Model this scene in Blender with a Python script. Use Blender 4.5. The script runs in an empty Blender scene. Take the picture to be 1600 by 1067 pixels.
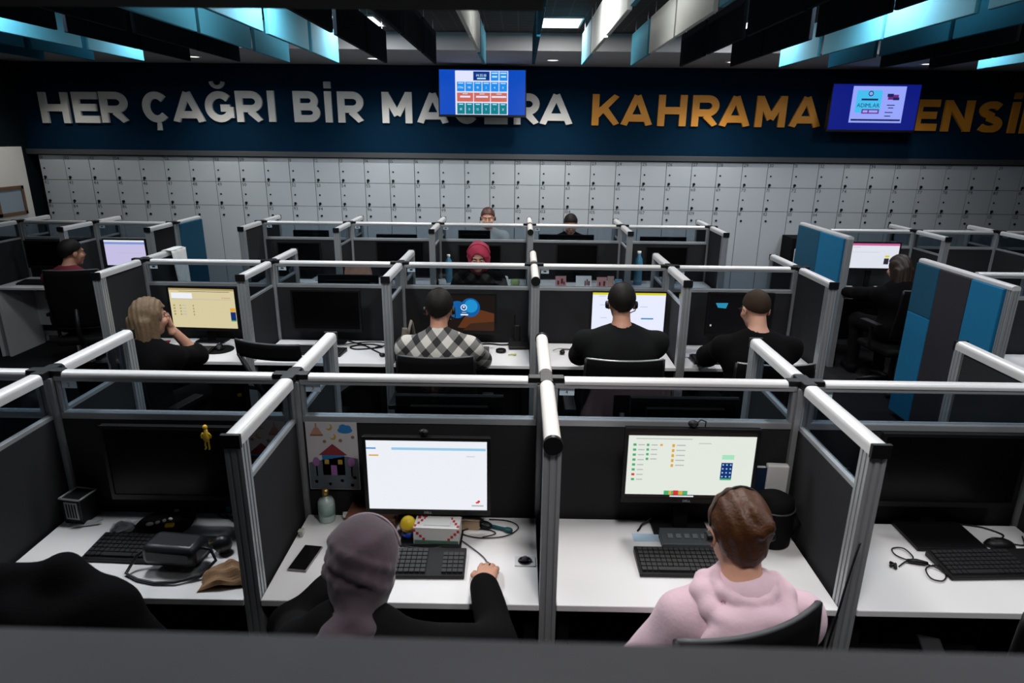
import bpy, math, random
import numpy as np
from mathutils import Vector, Matrix, Euler
PI = math.pi
R = math.radians
random.seed(7)
rng = np.random.default_rng(7)
scn = bpy.context.scene
COL = scn.collection

# ------------------------------------------------------------------ camera, world, exposure, lights
cam_data = bpy.data.cameras.new('camera')
cam = bpy.data.objects.new('camera', cam_data)
COL.objects.link(cam)
_r = Vector((0.99986388, 0.01268415, 0.01055161)); _u = Vector((-0.01386309, 0.29908561, 0.95412558)); _f = Vector((-0.00894644, 0.95414198, -0.29922074))
cam.matrix_world = Matrix(((_r.x, _u.x, -_f.x, -0.11281832), (_r.y, _u.y, -_f.y, -2.37084294), (_r.z, _u.z, -_f.z, 2.23214299), (0, 0, 0, 1)))
cam_data.sensor_width = 36.0
cam_data.lens = 36.0 * 1013.48 / 1600.0
cam_data.clip_start = 0.02
cam_data.clip_end = 60
cam_data.dof.use_dof = True
cam_data.dof.focus_distance = 3.8
cam_data.dof.aperture_fstop = 4.5
scn.camera = cam

world = bpy.data.worlds.new('world')
scn.world = world
world.use_nodes = True
world.node_tree.nodes['Background'].inputs[0].default_value = (0.35, 0.5, 0.7, 1)
world.node_tree.nodes['Background'].inputs[1].default_value = 0.012

scn.view_settings.view_transform = 'Standard'
scn.view_settings.look = 'None'
scn.view_settings.gamma = 1.0
scn.view_settings.use_curve_mapping = False
scn.view_settings.exposure = 0.0
scn.cycles.max_bounces = 8
scn.cycles.transparent_max_bounces = 24
scn.cycles.sample_clamp_indirect = 3.0
scn.cycles.caustics_reflective = False
scn.cycles.caustics_refractive = False
LED_POWER = 31.0        # each ceiling light panel
DOWN_POWER = 24.0       # each recessed downlight over the lockers
SCREEN = 1.0

# ------------------------------------------------------------------ materials
MATS = {}
def mat(name, col, rough=0.5, metal=0.0, noise=0.0, nscale=20.0, bump=0.0, bscale=200.0, spec=0.5, sheen=0.0, emit=None, estr=1.0, alpha=1.0, trans=0.0):
    if name in MATS: return MATS[name]
    m = bpy.data.materials.new(name); m.use_nodes = True
    nt = m.node_tree; b = nt.nodes['Principled BSDF']
    b.inputs['Base Color'].default_value = (*col, 1)
    b.inputs['Roughness'].default_value = rough
    b.inputs['Metallic'].default_value = metal
    b.inputs['Specular IOR Level'].default_value = spec
    if sheen: b.inputs['Sheen Weight'].default_value = sheen
    if trans: b.inputs['Transmission Weight'].default_value = trans
    if emit:
        b.inputs['Emission Color'].default_value = (*emit, 1); b.inputs['Emission Strength'].default_value = estr
    tc = None
    if noise or bump:
        tc = nt.nodes.new('ShaderNodeTexCoord')
    if noise:
        n = nt.nodes.new('ShaderNodeTexNoise'); n.inputs['Scale'].default_value = nscale; n.inputs['Detail'].default_value = 4
        nt.links.new(tc.outputs['Object'], n.inputs['Vector'])
        cr = nt.nodes.new('ShaderNodeMix'); cr.data_type = 'RGBA'
        cr.inputs['A'].default_value = (*[max(0, c*(1-noise)) for c in col], 1)
        cr.inputs['B'].default_value = (*[min(1, c*(1+noise)) for c in col], 1)
        nt.links.new(n.outputs['Fac'], cr.inputs['Factor']); nt.links.new(cr.outputs['Result'], b.inputs['Base Color'])
    if bump:
        n = nt.nodes.new('ShaderNodeTexNoise'); n.inputs['Scale'].default_value = bscale; n.inputs['Detail'].default_value = 3
        nt.links.new(tc.outputs['Object'], n.inputs['Vector'])
        bp = nt.nodes.new('ShaderNodeBump'); bp.inputs['Strength'].default_value = bump; bp.inputs['Distance'].default_value = 0.004
        nt.links.new(n.outputs['Fac'], bp.inputs['Height']); nt.links.new(bp.outputs['Normal'], b.inputs['Normal'])
    MATS[name] = m
    return m
def srgb(r, g, b):
    f = lambda c: (c/255/12.92) if c/255 <= 0.04045 else ((c/255+0.055)/1.055)**2.4
    return (f(r), f(g), f(b))
def emis(name, rgb, s=1.0):
    """a lit pixel area of a display"""
    if name in MATS: return MATS[name]
    m = bpy.data.materials.new(name); m.use_nodes = True; nt = m.node_tree
    b = nt.nodes['Principled BSDF']
    b.inputs['Base Color'].default_value = (0.004, 0.004, 0.004, 1); b.inputs['Roughness'].default_value = 0.35; b.inputs['Specular IOR Level'].default_value = 0.15
    b.inputs['Emission Color'].default_value = (*srgb(*rgb), 1); b.inputs['Emission Strength'].default_value = s*SCREEN
    MATS[name] = m
    return m
def glass_mat(name, tint):
    m = bpy.data.materials.new(name); m.use_nodes = True; nt = m.node_tree
    for n in list(nt.nodes): nt.nodes.remove(n)
    out = nt.nodes.new('ShaderNodeOutputMaterial'); tr = nt.nodes.new('ShaderNodeBsdfTransparent'); gl = nt.nodes.new('ShaderNodeBsdfGlossy')
    mix = nt.nodes.new('ShaderNodeMixShader'); lw = nt.nodes.new('ShaderNodeFresnel'); lw.inputs['IOR'].default_value = 1.45
    tr.inputs['Color'].default_value = (*tint, 1); gl.inputs['Roughness'].default_value = 0.03; gl.inputs['Color'].default_value = (0.9, 0.95, 1, 1)
    ge = nt.nodes.new('ShaderNodeNewGeometry'); sub = nt.nodes.new('ShaderNodeMath'); sub.operation = 'SUBTRACT'; sub.use_clamp = True
    nt.links.new(lw.outputs[0], sub.inputs[0]); nt.links.new(ge.outputs['Backfacing'], sub.inputs[1])   # outer face reflects once
    nt.links.new(sub.outputs[0], mix.inputs[0]); nt.links.new(tr.outputs[0], mix.inputs[1]); nt.links.new(gl.outputs[0], mix.inputs[2])
    nt.links.new(mix.outputs[0], out.inputs[0])
    MATS[name] = m
    return m

ALU = mat('aluminium', (0.40, 0.42, 0.44), 0.42, 0.45, noise=0.06, nscale=8)
ALU_RAIL = mat('pale_aluminium', (0.66, 0.66, 0.67), 0.38, 0.25, noise=0.03, nscale=6)
TUBE = mat('ivory_tube', (0.80, 0.76, 0.72), 0.40, 0.0)
BLACKP = mat('black_plastic', (0.005, 0.005, 0.006), 0.42, spec=0.3)
BLACKG = mat('black_gloss', (0.005, 0.005, 0.006), 0.15)
BLACKM = mat('black_matte', (0.003, 0.003, 0.0035), 0.8, spec=0.12)
GREYP = mat('grey_plastic', (0.06, 0.065, 0.07), 0.5)
FABRIC = mat('charcoal_fabric', (0.022, 0.023, 0.0255), 0.9, spec=0.15, noise=0.12, nscale=60, bump=0.25, bscale=400)
BLUE1 = mat('bright_blue_felt', (0.0, 0.17, 0.36), 0.9, noise=0.08, nscale=40, bump=0.2, bscale=300)
BLUE2 = mat('deep_blue_felt', (0.0, 0.075, 0.145), 0.9, noise=0.08, nscale=40, bump=0.2, bscale=300)
DESKW = mat('white_laminate', (0.78, 0.775, 0.79), 0.38, noise=0.02, nscale=3)
WHITEP = mat('white_plastic', (0.75, 0.75, 0.76), 0.4)
PAPER = mat('white_paper', (0.75, 0.75, 0.74), 0.8)
GLASS = glass_mat('smoked_glass', (0.60, 0.65, 0.69))
CARPET = mat('dark_carpet', (0.016, 0.016, 0.018), 0.95, spec=0.1, noise=0.3, nscale=90, bump=0.4, bscale=300)
NAVY = mat('navy_paint', (0.0005, 0.017, 0.042), 0.85, spec=0.1, noise=0.1, nscale=3)
DARKWALL = mat('dark_paint', (0.002, 0.008, 0.011), 0.8, spec=0.15, noise=0.1, nscale=3)
SKIN = mat('skin', (0.56, 0.29, 0.20), 0.5, noise=0.10, nscale=14)
SKIN2 = mat('tan_skin', (0.46, 0.22, 0.14), 0.5, noise=0.10, nscale=14)

# ------------------------------------------------------------------ mesh builder
class MB:
    def __init__(s): s.v = []; s.f = []; s.mi = []; s.m = 0
    def _add(s, vs, fs):
        o = len(s.v); s.v.extend([tuple(p) for p in vs]); s.f.extend([tuple(i+o for i in f) for f in fs]); s.mi.extend([s.m]*len(fs)); return s
    def box(s, c, d, rot=None):
        """centre, full size, optional Euler"""
        M = Euler(rot).to_matrix() if rot else None
        vs = []
        for x, y, z in ((-1,-1,-1),(1,-1,-1),(1,1,-1),(-1,1,-1),(-1,-1,1),(1,-1,1),(1,1,1),(-1,1,1)):
            p = Vector((x*d[0]/2, y*d[1]/2, z*d[2]/2))
            if M: p = M @ p
            vs.append(p + Vector(c))
        return s._add(vs, ((0,3,2,1),(4,5,6,7),(0,1,5,4),(1,2,6,5),(2,3,7,6),(3,0,4,7)))
    def span(s, a, b):
        return s.box([(a[i]+b[i])/2 for i in range(3)], [abs(b[i]-a[i]) for i in range(3)])
    def cyl(s, a, b, r, r2=None, n=16, caps=True):
        r2 = r if r2 is None else r2
        a, b = Vector(a), Vector(b); d = (b-a).normalized()
        x = d.orthogonal().normalized(); y = d.cross(x)
        vs = [a + (x*math.cos(2*PI*i/n)+y*math.sin(2*PI*i/n))*r for i in range(n)] + [b + (x*math.cos(2*PI*i/n)+y*math.sin(2*PI*i/n))*r2 for i in range(n)]
        fs = [(i, (i+1)%n, n+(i+1)%n, n+i) for i in range(n)]
        if caps: fs += [tuple(range(n-1,-1,-1)), tuple(range(n, 2*n))]
        return s._add(vs, fs)
    def tube(s, pts, r, n=8):
        pts = [Vector(p) for p in pts]; k = len(pts); vs = []; up = None
        for i, p in enumerate(pts):
            t = (pts[min(i+1,k-1)] - pts[max(i-1,0)]).normalized()
            if up is None: up = t.orthogonal().normalized()
            up = (up - t*up.dot(t)).normalized(); w = t.cross(up)
            rr = r[i] if isinstance(r, (list, tuple)) else r
            vs += [p + (up*math.cos(2*PI*j/n)+w*math.sin(2*PI*j/n))*rr for j in range(n)]
        fs = [(i*n+j, i*n+(j+1)%n, (i+1)*n+(j+1)%n, (i+1)*n+j) for i in range(k-1) for j in range(n)]
        fs += [tuple(range(n-1,-1,-1)), tuple(range((k-1)*n, k*n))]
        return s._add(vs, fs)
    def ell(s, c, r, rot=None, n=16, m=10, zmin=-1.0):
        M = Euler(rot).to_matrix() if rot else Matrix.Identity(3)
        c = Vector(c); vs = []; t0 = math.asin(max(-1, zmin))
        for j in range(m+1):
            th = t0 + (PI/2-t0)*j/m
            for i in range(n):
                vs.append(c + M @ Vector((r[0]*math.cos(th)*math.cos(2*PI*i/n), r[1]*math.cos(th)*math.sin(2*PI*i/n), r[2]*math.sin(th))))
        fs = [(j*n+i, j*n+(i+1)%n, (j+1)*n+(i+1)%n, (j+1)*n+i) for j in range(m) for i in range(n)]
        fs.append(tuple(range(n-1,-1,-1)))
        return s._add(vs, fs)
    def lathe(s, prof, c=(0,0,0), n=20):
        c = Vector(c); k = len(prof)
        vs = [c + Vector((r*math.cos(2*PI*i/n), r*math.sin(2*PI*i/n), z)) for r, z in prof for i in range(n)]
        fs = [(j*n+i, j*n+(i+1)%n, (j+1)*n+(i+1)%n, (j+1)*n+i) for j in range(k-1) for i in range(n)]
        fs += [tuple(range(n-1,-1,-1)), tuple(range((k-1)*n, k*n))]
        return s._add(vs, fs)
    def prism(s, poly, a, b, axis='y'):
        """2-D polygon swept from a to b along an axis; polygon coordinates are the two other axes in order"""
        def P(p, t):
            return {'x': (t, p[0], p[1]), 'y': (p[0], t, p[1]), 'z': (p[0], p[1], t)}[axis]
        n = len(poly)
        vs = [P(p, a) for p in poly] + [P(p, b) for p in poly]
        fs = [(i, (i+1)%n, n+(i+1)%n, n+i) for i in range(n)] + [tuple(range(n-1,-1,-1)), tuple(range(n, 2*n))]
        return s._add(vs, fs)
    def quad(s, a, b, c, d): return s._add((a, b, c, d), ((0,1,2,3),))
    def grid(s, fn, nu, nv):
        vs = [fn(i/nu, j/nv) for j in range(nv+1) for i in range(nu+1)]
        fs = [(j*(nu+1)+i, j*(nu+1)+i+1, (j+1)*(nu+1)+i+1, (j+1)*(nu+1)+i) for j in range(nv) for i in range(nu)]
        return s._add(vs, fs)
    def raw(s, vs, fs): return s._add(vs, fs)
    def build(s, name, m, parent=None, smooth=False, bevel=0, solid=0, loc=None, rot=None, autosm=None):
        me = bpy.data.meshes.new(name); me.from_pydata(s.v, [], s.f)
        for x in (m if isinstance(m, (list, tuple)) else [m]): me.materials.append(x)
        if any(s.mi): me.polygons.foreach_set('material_index', s.mi)
        if smooth: me.polygons.foreach_set('use_smooth', [True]*len(me.polygons))
        me.update()
        o = bpy.data.objects.new(name, me); COL.objects.link(o)
        if parent: o.parent = parent
        if loc: o.location = loc
        if rot: o.rotation_euler = rot
        if solid:
            md = o.modifiers.new('Solidify', 'SOLIDIFY'); md.thickness = solid; md.offset = 0
        if bevel:
            md = o.modifiers.new('Bevel', 'BEVEL'); md.width = bevel; md.segments = 2; md.limit_method = 'ANGLE'; md.angle_limit = R(40)
        if autosm and hasattr(me, 'set_sharp_from_angle'):
            me.polygons.foreach_set('use_smooth', [True]*len(me.polygons)); me.set_sharp_from_angle(angle=R(autosm))
        return o
def tag(o, label=None, cat=None, group=None, kind=None):
    if label: o['label'] = label
    if cat: o['category'] = cat
    if group: o['group'] = group
    if kind: o['kind'] = kind
    return o
def thing(name, label, cat, loc=(0,0,0), rz=0.0, group=None):
    o = bpy.data.objects.new(name, None); COL.objects.link(o); o.empty_display_size = 0.1
    o.location = loc; o.rotation_euler = (0, 0, rz)
    return tag(o, label, cat, group, 'thing')
def struct(o):
    o['kind'] = 'structure'; return o
def copy_tree(o, parent=None):
    c = o.copy(); COL.objects.link(c)
    if parent: c.parent = parent
    for ch in list(o.children): copy_tree(ch, c)
    return c

# ------------------------------------------------------------------ flat lettering
GLY = {}
def glyphs(chars):
    for ch in chars:
        cu = bpy.data.curves.new('glyph', 'FONT'); cu.body = ch; cu.size = 1.0; cu.resolution_u = 2
        ob = bpy.data.objects.new('glyph', cu)
        me = bpy.data.meshes.new_from_object(ob)
        vs = [tuple(v.co) for v in me.vertices]; fs = [tuple(p.vertices) for p in me.polygons]
        xs = [v[0] for v in vs] or [0, .3]
        GLY[ch] = ([(v[0]-min(xs), v[1]) for v in vs], fs, max(xs)-min(xs))
        bpy.data.objects.remove(ob); bpy.data.curves.remove(cu); bpy.data.meshes.remove(me)
glyphs('0123456789:DELADIMRBUYSHPN%')
GLY[' '] = ([], [], 0.3)
def lettering(mb, txt, x, z, size, y=0.0, align='l', axis='xz', flip=1):
    """adds text to a mesh in the x-z plane at depth y, facing -y (or the x-y plane at height y)"""
    w = sum(GLY[c][2]+0.10 for c in txt)*size
    x0 = x - (w/2 if align == 'c' else 0)
    for c in txt:
        vs, fs, adv = GLY[c]
        if axis == 'xz': P = [(x0+v[0]*size, y, z+v[1]*size) for v in vs]
        else: P = [(x0+v[0]*size, z+v[1]*size, y) for v in vs]
        mb.raw(P, fs); x0 += (adv+0.10)*size
    return mb
# ------------------------------------------------------------------ smooth implicit bodies (numpy surface nets)
class SDF:
    def __init__(s, h, k): s.h = h; s.k = k; s.P = []; s.cuts = []; s.wr = None
    def cap(s, a, b, ra, rb=None, k=None):
        a = np.array(a, float); b = np.array(b, float); rb = ra if rb is None else rb; m = max(ra, rb)
        def fn(X, Y, Z):
            ab = b-a; L = ab@ab + 1e-12
            t = np.clip(((X-a[0])*ab[0]+(Y-a[1])*ab[1]+(Z-a[2])*ab[2])/L, 0, 1)
            return np.sqrt((X-a[0]-t*ab[0])**2+(Y-a[1]-t*ab[1])**2+(Z-a[2]-t*ab[2])**2) - (ra+(rb-ra)*t)
        s.P.append((fn, np.minimum(a, b)-m, np.maximum(a, b)+m, s.k if k is None else k)); return s
    def ell(s, c, r, M=None, k=None):
        c = np.array(c, float); r = np.array(r, float); M = np.eye(3) if M is None else np.array(M, float)
        def fn(X, Y, Z):
            x, y, z = X-c[0], Y-c[1], Z-c[2]
            u = M[0,0]*x+M[1,0]*y+M[2,0]*z; v = M[0,1]*x+M[1,1]*y+M[2,1]*z; w = M[0,2]*x+M[1,2]*y+M[2,2]*z
            k0 = np.sqrt((u/r[0])**2+(v/r[1])**2+(w/r[2])**2)+1e-9; k1 = np.sqrt((u/r[0]**2)**2+(v/r[1]**2)**2+(w/r[2]**2)**2)+1e-9
            return k0*(k0-1)/k1
        m = r.max(); s.P.append((fn, c-m, c+m, s.k if k is None else k)); return s
    def cut(s, fn): s.cuts.append(fn); return s          # removes where fn < 0
    def mesh(s):
        h = s.h; pad = max(3*h, 0.02)
        lo = np.min([p[1] for p in s.P], 0)-pad; hi = np.max([p[2] for p in s.P], 0)+pad
        n = np.ceil((hi-lo)/h).astype(int)+1
        ax = [lo[i]+h*np.arange(n[i]) for i in range(3)]
        D = np.full(n, 0.25)
        for fn, a, b, k in s.P:
            mg = k+2.5*h
            i0 = np.clip(np.floor((a-mg-lo)/h).astype(int), 0, n); i1 = np.clip(np.ceil((b+mg-lo)/h).astype(int)+1, 0, n)
            sl = tuple(slice(i0[i], i1[i]) for i in range(3))
            X, Y, Z = np.meshgrid(*[ax[i][sl[i]] for i in range(3)], indexing='ij', sparse=True)
            d = fn(X, Y, Z); o = D[sl]
            hh = np.maximum(k-np.abs(o-d), 0)/k
            D[sl] = np.minimum(o, d) - hh*hh*k*0.25
        X, Y, Z = np.meshgrid(*ax, indexing='ij', sparse=True)
        if s.wr: D = D + s.wr(X, Y, Z)
        for fn in s.cuts: D = np.maximum(D, -fn(X, Y, Z))
        return nets(D, lo, h)
def nets(D, lo, h):
    S = D < 0
    n = np.array(D.shape)-1
    c = [S[i:i+n[0], j:j+n[1], k:k+n[2]] for i in (0,1) for j in (0,1) for k in (0,1)]
    cnt = sum(x.astype(np.int8) for x in c)
    act = (cnt > 0) & (cnt < 8)
    idx = np.full(n, -1); A = np.argwhere(act); idx[act] = np.arange(len(A))
    pos = np.zeros((len(A), 3)); w = np.zeros(len(A))
    corners = [(i, j, k) for i in (0,1) for j in (0,1) for k in (0,1)]
    V = [D[A[:,0]+i, A[:,1]+j, A[:,2]+k] for i, j, k in corners]
    for p in range(8):
        for q in range(p+1, 8):
            if sum(abs(corners[p][t]-corners[q][t]) for t in range(3)) != 1: continue
            a, b = V[p], V[q]; m = (a < 0) != (b < 0)
            t = np.where(m, a/np.where(m, a-b, 1), 0)
            P = np.array(corners[p])[None] + t[:,None]*(np.array(corners[q])-np.array(corners[p]))[None]
            pos += np.where(m[:,None], P, 0); w += m
    verts = (A + pos/np.maximum(w, 1)[:,None])*h + lo
    F = []
    for d in range(3):
        u, v = [(1,2),(2,0),(0,1)][d]
        sh = np.array(D.shape); e = np.zeros(3, int); e[d] = 1
        sl0 = [slice(0, None)]*3; sl0[d] = slice(0, sh[d]-1); sl1 = [slice(0, None)]*3; sl1[d] = slice(1, None)
        a, b = S[tuple(sl0)], S[tuple(sl1)]
        E = np.argwhere(a != b)
        ok = (E[:,u] > 0) & (E[:,v] > 0) & (E[:,u] < sh[u]-1) & (E[:,v] < sh[v]-1)
        E = E[ok]; flip = ~a[E[:,0], E[:,1], E[:,2]]
        eu = np.zeros(3, int); eu[u] = 1; ev = np.zeros(3, int); ev[v] = 1
        q = [idx[tuple((E-x).T)] for x in (eu*0, eu, eu+ev, ev)]
        Q = np.stack(q, 1); Q[flip] = Q[flip][:, ::-1]
        F.append(Q)
    F = np.concatenate(F); F = F[(F >= 0).all(1)]
    return verts, F
def sdf_obj(name, sdfs, m, parent=None):
    """one mesh object out of one or more implicit pieces"""
    vs, fs, o = [], [], 0
    for s in sdfs:
        v, f = s.mesh(); vs.append(v); fs.append(f+o); o += len(v)
    v = np.concatenate(vs); f = np.concatenate(fs)
    me = bpy.data.meshes.new(name)
    me.vertices.add(len(v)); me.vertices.foreach_set('co', v.astype(np.float32).ravel())
    me.loops.add(len(f)*4); me.loops.foreach_set('vertex_index', f.astype(np.int32).ravel())
    me.polygons.add(len(f)); me.polygons.foreach_set('loop_start', np.arange(0, len(f)*4, 4, dtype=np.int32))
    me.materials.append(m); me.update(calc_edges=True); me.validate()
    me.polygons.foreach_set('use_smooth', [True]*len(me.polygons))
    ob = bpy.data.objects.new(name, me); COL.objects.link(ob)
    if parent: ob.parent = parent
    return ob

def folds(amp, f=38.0, ph=0.0):
    return lambda X, Y, Z: amp*(np.sin(f*X+11*Z+ph+2*np.sin(14*Y+9*Z))*0.6 + np.sin(f*0.8*Z+17*Y+ph*2+1.5*np.sin(13*X))*0.6)

def hand_sdf(W, d, n, side, curl=0.5, spread=0.0, thumb_in=0.3):
    W, d, n = Vector(W), Vector(d).normalized(), Vector(n); n = (n-d*n.dot(d)).normalized(); l = d.cross(n)*side
    s = SDF(0.0038, 0.007)
    s.cap(W-d*0.02, W+d*0.01, 0.025, 0.025)
    M = np.array([list(l), list(d), list(n)]).T
    s.ell(W+d*0.050, (0.038, 0.050, 0.014), M)
    for off, L, kr in ((-0.029, 0.072, 0.086), (-0.0095, 0.082, 0.092), (0.010, 0.076, 0.088), (0.028, 0.058, 0.079)):
        p = W + d*kr + l*off; s.cap(W+d*0.03+l*off*0.6, p, 0.011, 0.0095)
        ang = curl*0.55; ld = (d + l*off*spread*6).normalized()
        for i, (fr, r0, r1) in enumerate(((0.45, 0.0092, 0.0086), (0.32, 0.0085, 0.0078), (0.23, 0.0078, 0.0066))):
            dd = ld*math.cos(ang) - n*math.sin(ang); q = p + dd*L*fr
            s.cap(p, q, r0, r1, k=0.003); p = q; ang += curl*(0.9 if i == 0 else 0.6)
    b = W + d*0.028 - l*0.026 - n*0.004; e = b + (d*0.75 - l*(0.75-thumb_in) - n*0.25).normalized()*0.046
    g = e + (d*0.95 - l*(0.35-thumb_in) - n*0.3).normalized()*0.034
    s.cap(W+d*0.012-l*0.012, b, 0.015, 0.013); s.cap(b, e, 0.0125, 0.0105); s.cap(e, g, 0.0105, 0.0085, k=0.003)
    return s

def ik(S, T, a, b, pole):
    S, T, pole = Vector(S), Vector(T), Vector(pole); v = T-S; L = min(v.length, (a+b)*0.999); u = v.normalized()
    x = (a*a-b*b+L*L)/(2*L); hgt = math.sqrt(max(0, a*a-x*x)); p = (pole-u*pole.dot(u)).normalized()
    return S+u*x+p*hgt, S+u*L

def person(label, loc, yaw, hc, pitch=0.1, hyaw=0.0, roll=0.0, sw=0.185, bulk=1.0, hands=None, poles=None, hdirs=None, hnorm=None, curl=(0.6, 0.6),
           skin=None, hair='short', hairmat=None, shirt=None, sleeves='long', fold=0.0025, collar=0.0, hood=False, trousers=None, hips=None, eyes=False, legs=True, shirt_name='shirt', scarf_mat=None, res=0.011, drape=None):
    """a seated figure facing +y in its own frame; returns (object, head frame in the world)"""
    skin = skin or SKIN; trousers = trousers or BLACKM; shirt = shirt or BLACKM
    hc = Vector(hc); Rh = Euler((-pitch, roll, hyaw), 'XYZ').to_matrix(); Rn = np.array(Rh)
    H = lambda x, y, z: hc + Rh @ Vector((x, y, z))
    pel = Vector(hips or (0, 0, 0.575))
    nb = hc + Rh @ Vector((0, -0.035, -0.10)); nb = nb + Vector((0, -0.015, -0.065))
    ax = nb-pel
    S = [nb + Vector((-sw, -0.005, -0.068)), nb + Vector((sw, -0.005, -0.068))]
    hands = hands or ((-0.17, 0.42, 0.775), (0.17, 0.42, 0.775)); poles = poles or ((-0.8, -0.3, -0.8), (0.8, -0.3, -0.8))
    arms = []
    for i in (0, 1):
        E, W = ik(S[i], hands[i], 0.285, 0.255, poles[i]); arms.append((S[i], E, W))
    hips2 = [pel + Vector((x, 0.02, -0.01)) for x in (-0.09, 0.09)]
    knees = [pel + Vector((x, 0.43, -0.04)) for x in (-0.14, 0.13)]
    ank = [Vector((k.x, k.y-0.04, 0.10)) for k in knees]
    def torso(s, g=0.0, lo=0.0):
        s.cap(pel+Vector((-0.075, 0, 0.0)), pel+Vector((0.075, 0, 0.0)), 0.115*bulk+g)
        s.ell(pel+ax*0.36, (0.145*bulk+g, 0.115*bulk+g, 0.17+g)); s.ell(pel+ax*0.70, (0.160*bulk+g, 0.112*bulk+g, 0.18+g))
        for i in (0, 1):
            s.cap(nb+Vector((0, 0, -0.012)), S[i]+Vector((0, 0, -0.002)), 0.052+g, 0.046+g)
            s.cap(pel+ax*0.72+Vector(((-.09, .09)[i], -0.02, 0)), S[i]+Vector((0, 0, -0.045)), 0.075*bulk+g, 0.045+g)
        return s
    def arm(s, i, g=0.0, upto=2.0):
        Sh, E, W = arms[i]
        q = min(1, upto); s.cap(Sh, Sh+(E-Sh)*q, 0.046*bulk**.5+g, 0.046*bulk**.5+(0.040-0.046)*q+g, k=0.03)
        if upto > 1: q = upto-1; s.cap(E, E+(W-E)*q, 0.041+g, 0.041+(0.027-0.041)*q+g*1.1)
        return s
    def limbs(s, g=0.0):
        for i in (0, 1):
            s.cap(hips2[i], knees[i], 0.085*bulk**.5+g, 0.058+g); s.cap(knees[i], ank[i], 0.056+g, 0.038+g)
        return s
    # body: trunk, limbs, neck and head in one surface, finer pieces for head and hands sunk into it
    b = torso(SDF(res, 0.035))
    b.cap(nb, H(0, -0.02, -0.05), 0.056, 0.052)
    for i in (0, 1): arm(b, i)
    if legs: limbs(b)
    hd = SDF(0.0055, 0.018)
    hd.cap(nb+Vector((0, 0, -0.02)), H(0, -0.018, -0.05), 0.056, 0.051)
    hd.ell(H(0, -0.012, 0.028), (0.074, 0.093, 0.086), Rn).ell(H(0, 0.030, -0.045), (0.058, 0.060, 0.074), Rn).ell(H(0, 0.055, -0.094), (0.032, 0.030, 0.024), Rn)
    hd.cap(H(0, 0.086, 0.010), H(0, 0.106, -0.026), 0.008, 0.012, k=0.01); hd.ell(H(0, 0.074, 0.026), (0.050, 0.017, 0.010), Rn, k=0.012)
    hd.ell(H(0, 0.086, -0.062), (0.022, 0.012, 0.008), Rn, k=0.008)
    for x in (-1, 1): hd.ell(H(x*0.077, -0.008, -0.012), (0.010, 0.021, 0.031), Rn, k=0.008); hd.cap(H(x*0.042, 0.062, -0.03), H(x*0.036, 0.060, -0.035), 0.024)
    ho = []
    for i in (0, 1):
        d = (hdirs or (None, None))[i] or (arms[i][2]-arms[i][1]).normalized()*0.5+Vector((0, 0.5, 0))
        nn = (hnorm or (None, None))[i] or (0, 0, 1)
        ho.append(hand_sdf(arms[i][2], d, nn, (-1, 1)[i], curl[i]))
    body = sdf_obj('person', [b, hd]+ho, skin); body.location = loc; body.rotation_euler = (0, 0, yaw)
    tag(body, label, 'person', kind='thing')
    # clothing
    g = 0.014
    s = torso(SDF(0.009, 0.045), g)
    up = {'long': 1.92, 'elbow': 1.12, 'short': 0.62}[sleeves]
    for i in (0, 1): arm(s, i, g+(0.006 if sleeves == 'long' else 0.004), up)
    if collar: s.cap(nb+Vector((0, 0, -0.01)), nb+Vector((0, 0.008, 0.030)), 0.062+collar, 0.052+collar, k=0.02)
    hs = None
    if hood:
        hs = SDF(0.007, 0.012)
        for i in range(9):
            a0 = R(-215+i*250/8); a1 = R(-215+(i+1)*250/8)
            if i == 8: break
            f = lambda a: nb + Vector((math.cos(a)*0.115, math.sin(a)*0.085-0.012, 0.006-0.045*max(0, -math.sin(a))+0.02*max(0, math.sin(a))))
            hs.cap(f(a0), f(a1), 0.030, 0.030, k=0.02)
        hs.ell(nb+Vector((0, -0.100, -0.075)), (0.135, 0.050, 0.085), k=0.02); hs.ell(nb+Vector((0.01, -0.085, -0.01)), (0.115, 0.045, 0.035), k=0.012)
        for a in range(12):
            a0, a1 = a*PI/6, (a+1)*PI/6; g_ = lambda q: nb + Vector((math.cos(q)*0.078, math.sin(q)*0.070+0.002, 0.035+0.012*math.sin(q)))
            hs.cap(g_(a0), g_(a1), 0.017, 0.017, k=0.008)
        hs.wr = folds(0.004, 40, 2.0)
    s.wr = folds(fold, 34, loc[0]*7)
    cn, cd = np.array(nb + Vector((0, 0, 0.030))), np.array((H(0, -0.02, -0.05)-nb).normalized())
    if collar: s.cut(lambda X, Y, Z: nb.z+0.062-Z + 0*X + 0*Y)
    elif not hood:
        s.cut(lambda X, Y, Z: np.sqrt((X-cn[0])**2+(Y-cn[1])**2+((Z-cn[2])*0.9)**2)-0.062)
    s.cut(lambda X, Y, Z: Z - (pel.z-0.10) + 0*X + 0*Y)
    sdf_obj(shirt_name, [s], shirt, body)
    if hs: sdf_obj('hood', [hs], shirt, body)
    if legs:
        t = limbs(SDF(0.012, 0.04), 0.014); t.cap(pel+Vector((-0.075, 0, -0.01)), pel+Vector((0.075, 0, -0.01)), 0.128*bulk)
        t.cut(lambda X, Y, Z: pel.z+0.12-Z + 0*X + 0*Y); sdf_obj('trousers', [t], trousers, body)
        for i in (0, 1):
            f = SDF(0.009, 0.03); a = ank[i]; f.cap(a+Vector((0, -0.02, -0.045)), a+Vector((0, 0.15, -0.062)), 0.046, 0.034); f.cap(a, a+Vector((0, 0, -0.05)), 0.046, 0.05)
            f.cut(lambda X, Y, Z: Z-0.005 + 0*X + 0*Y); sdf_obj('shoe', [f], BLACKM, body)
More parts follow.
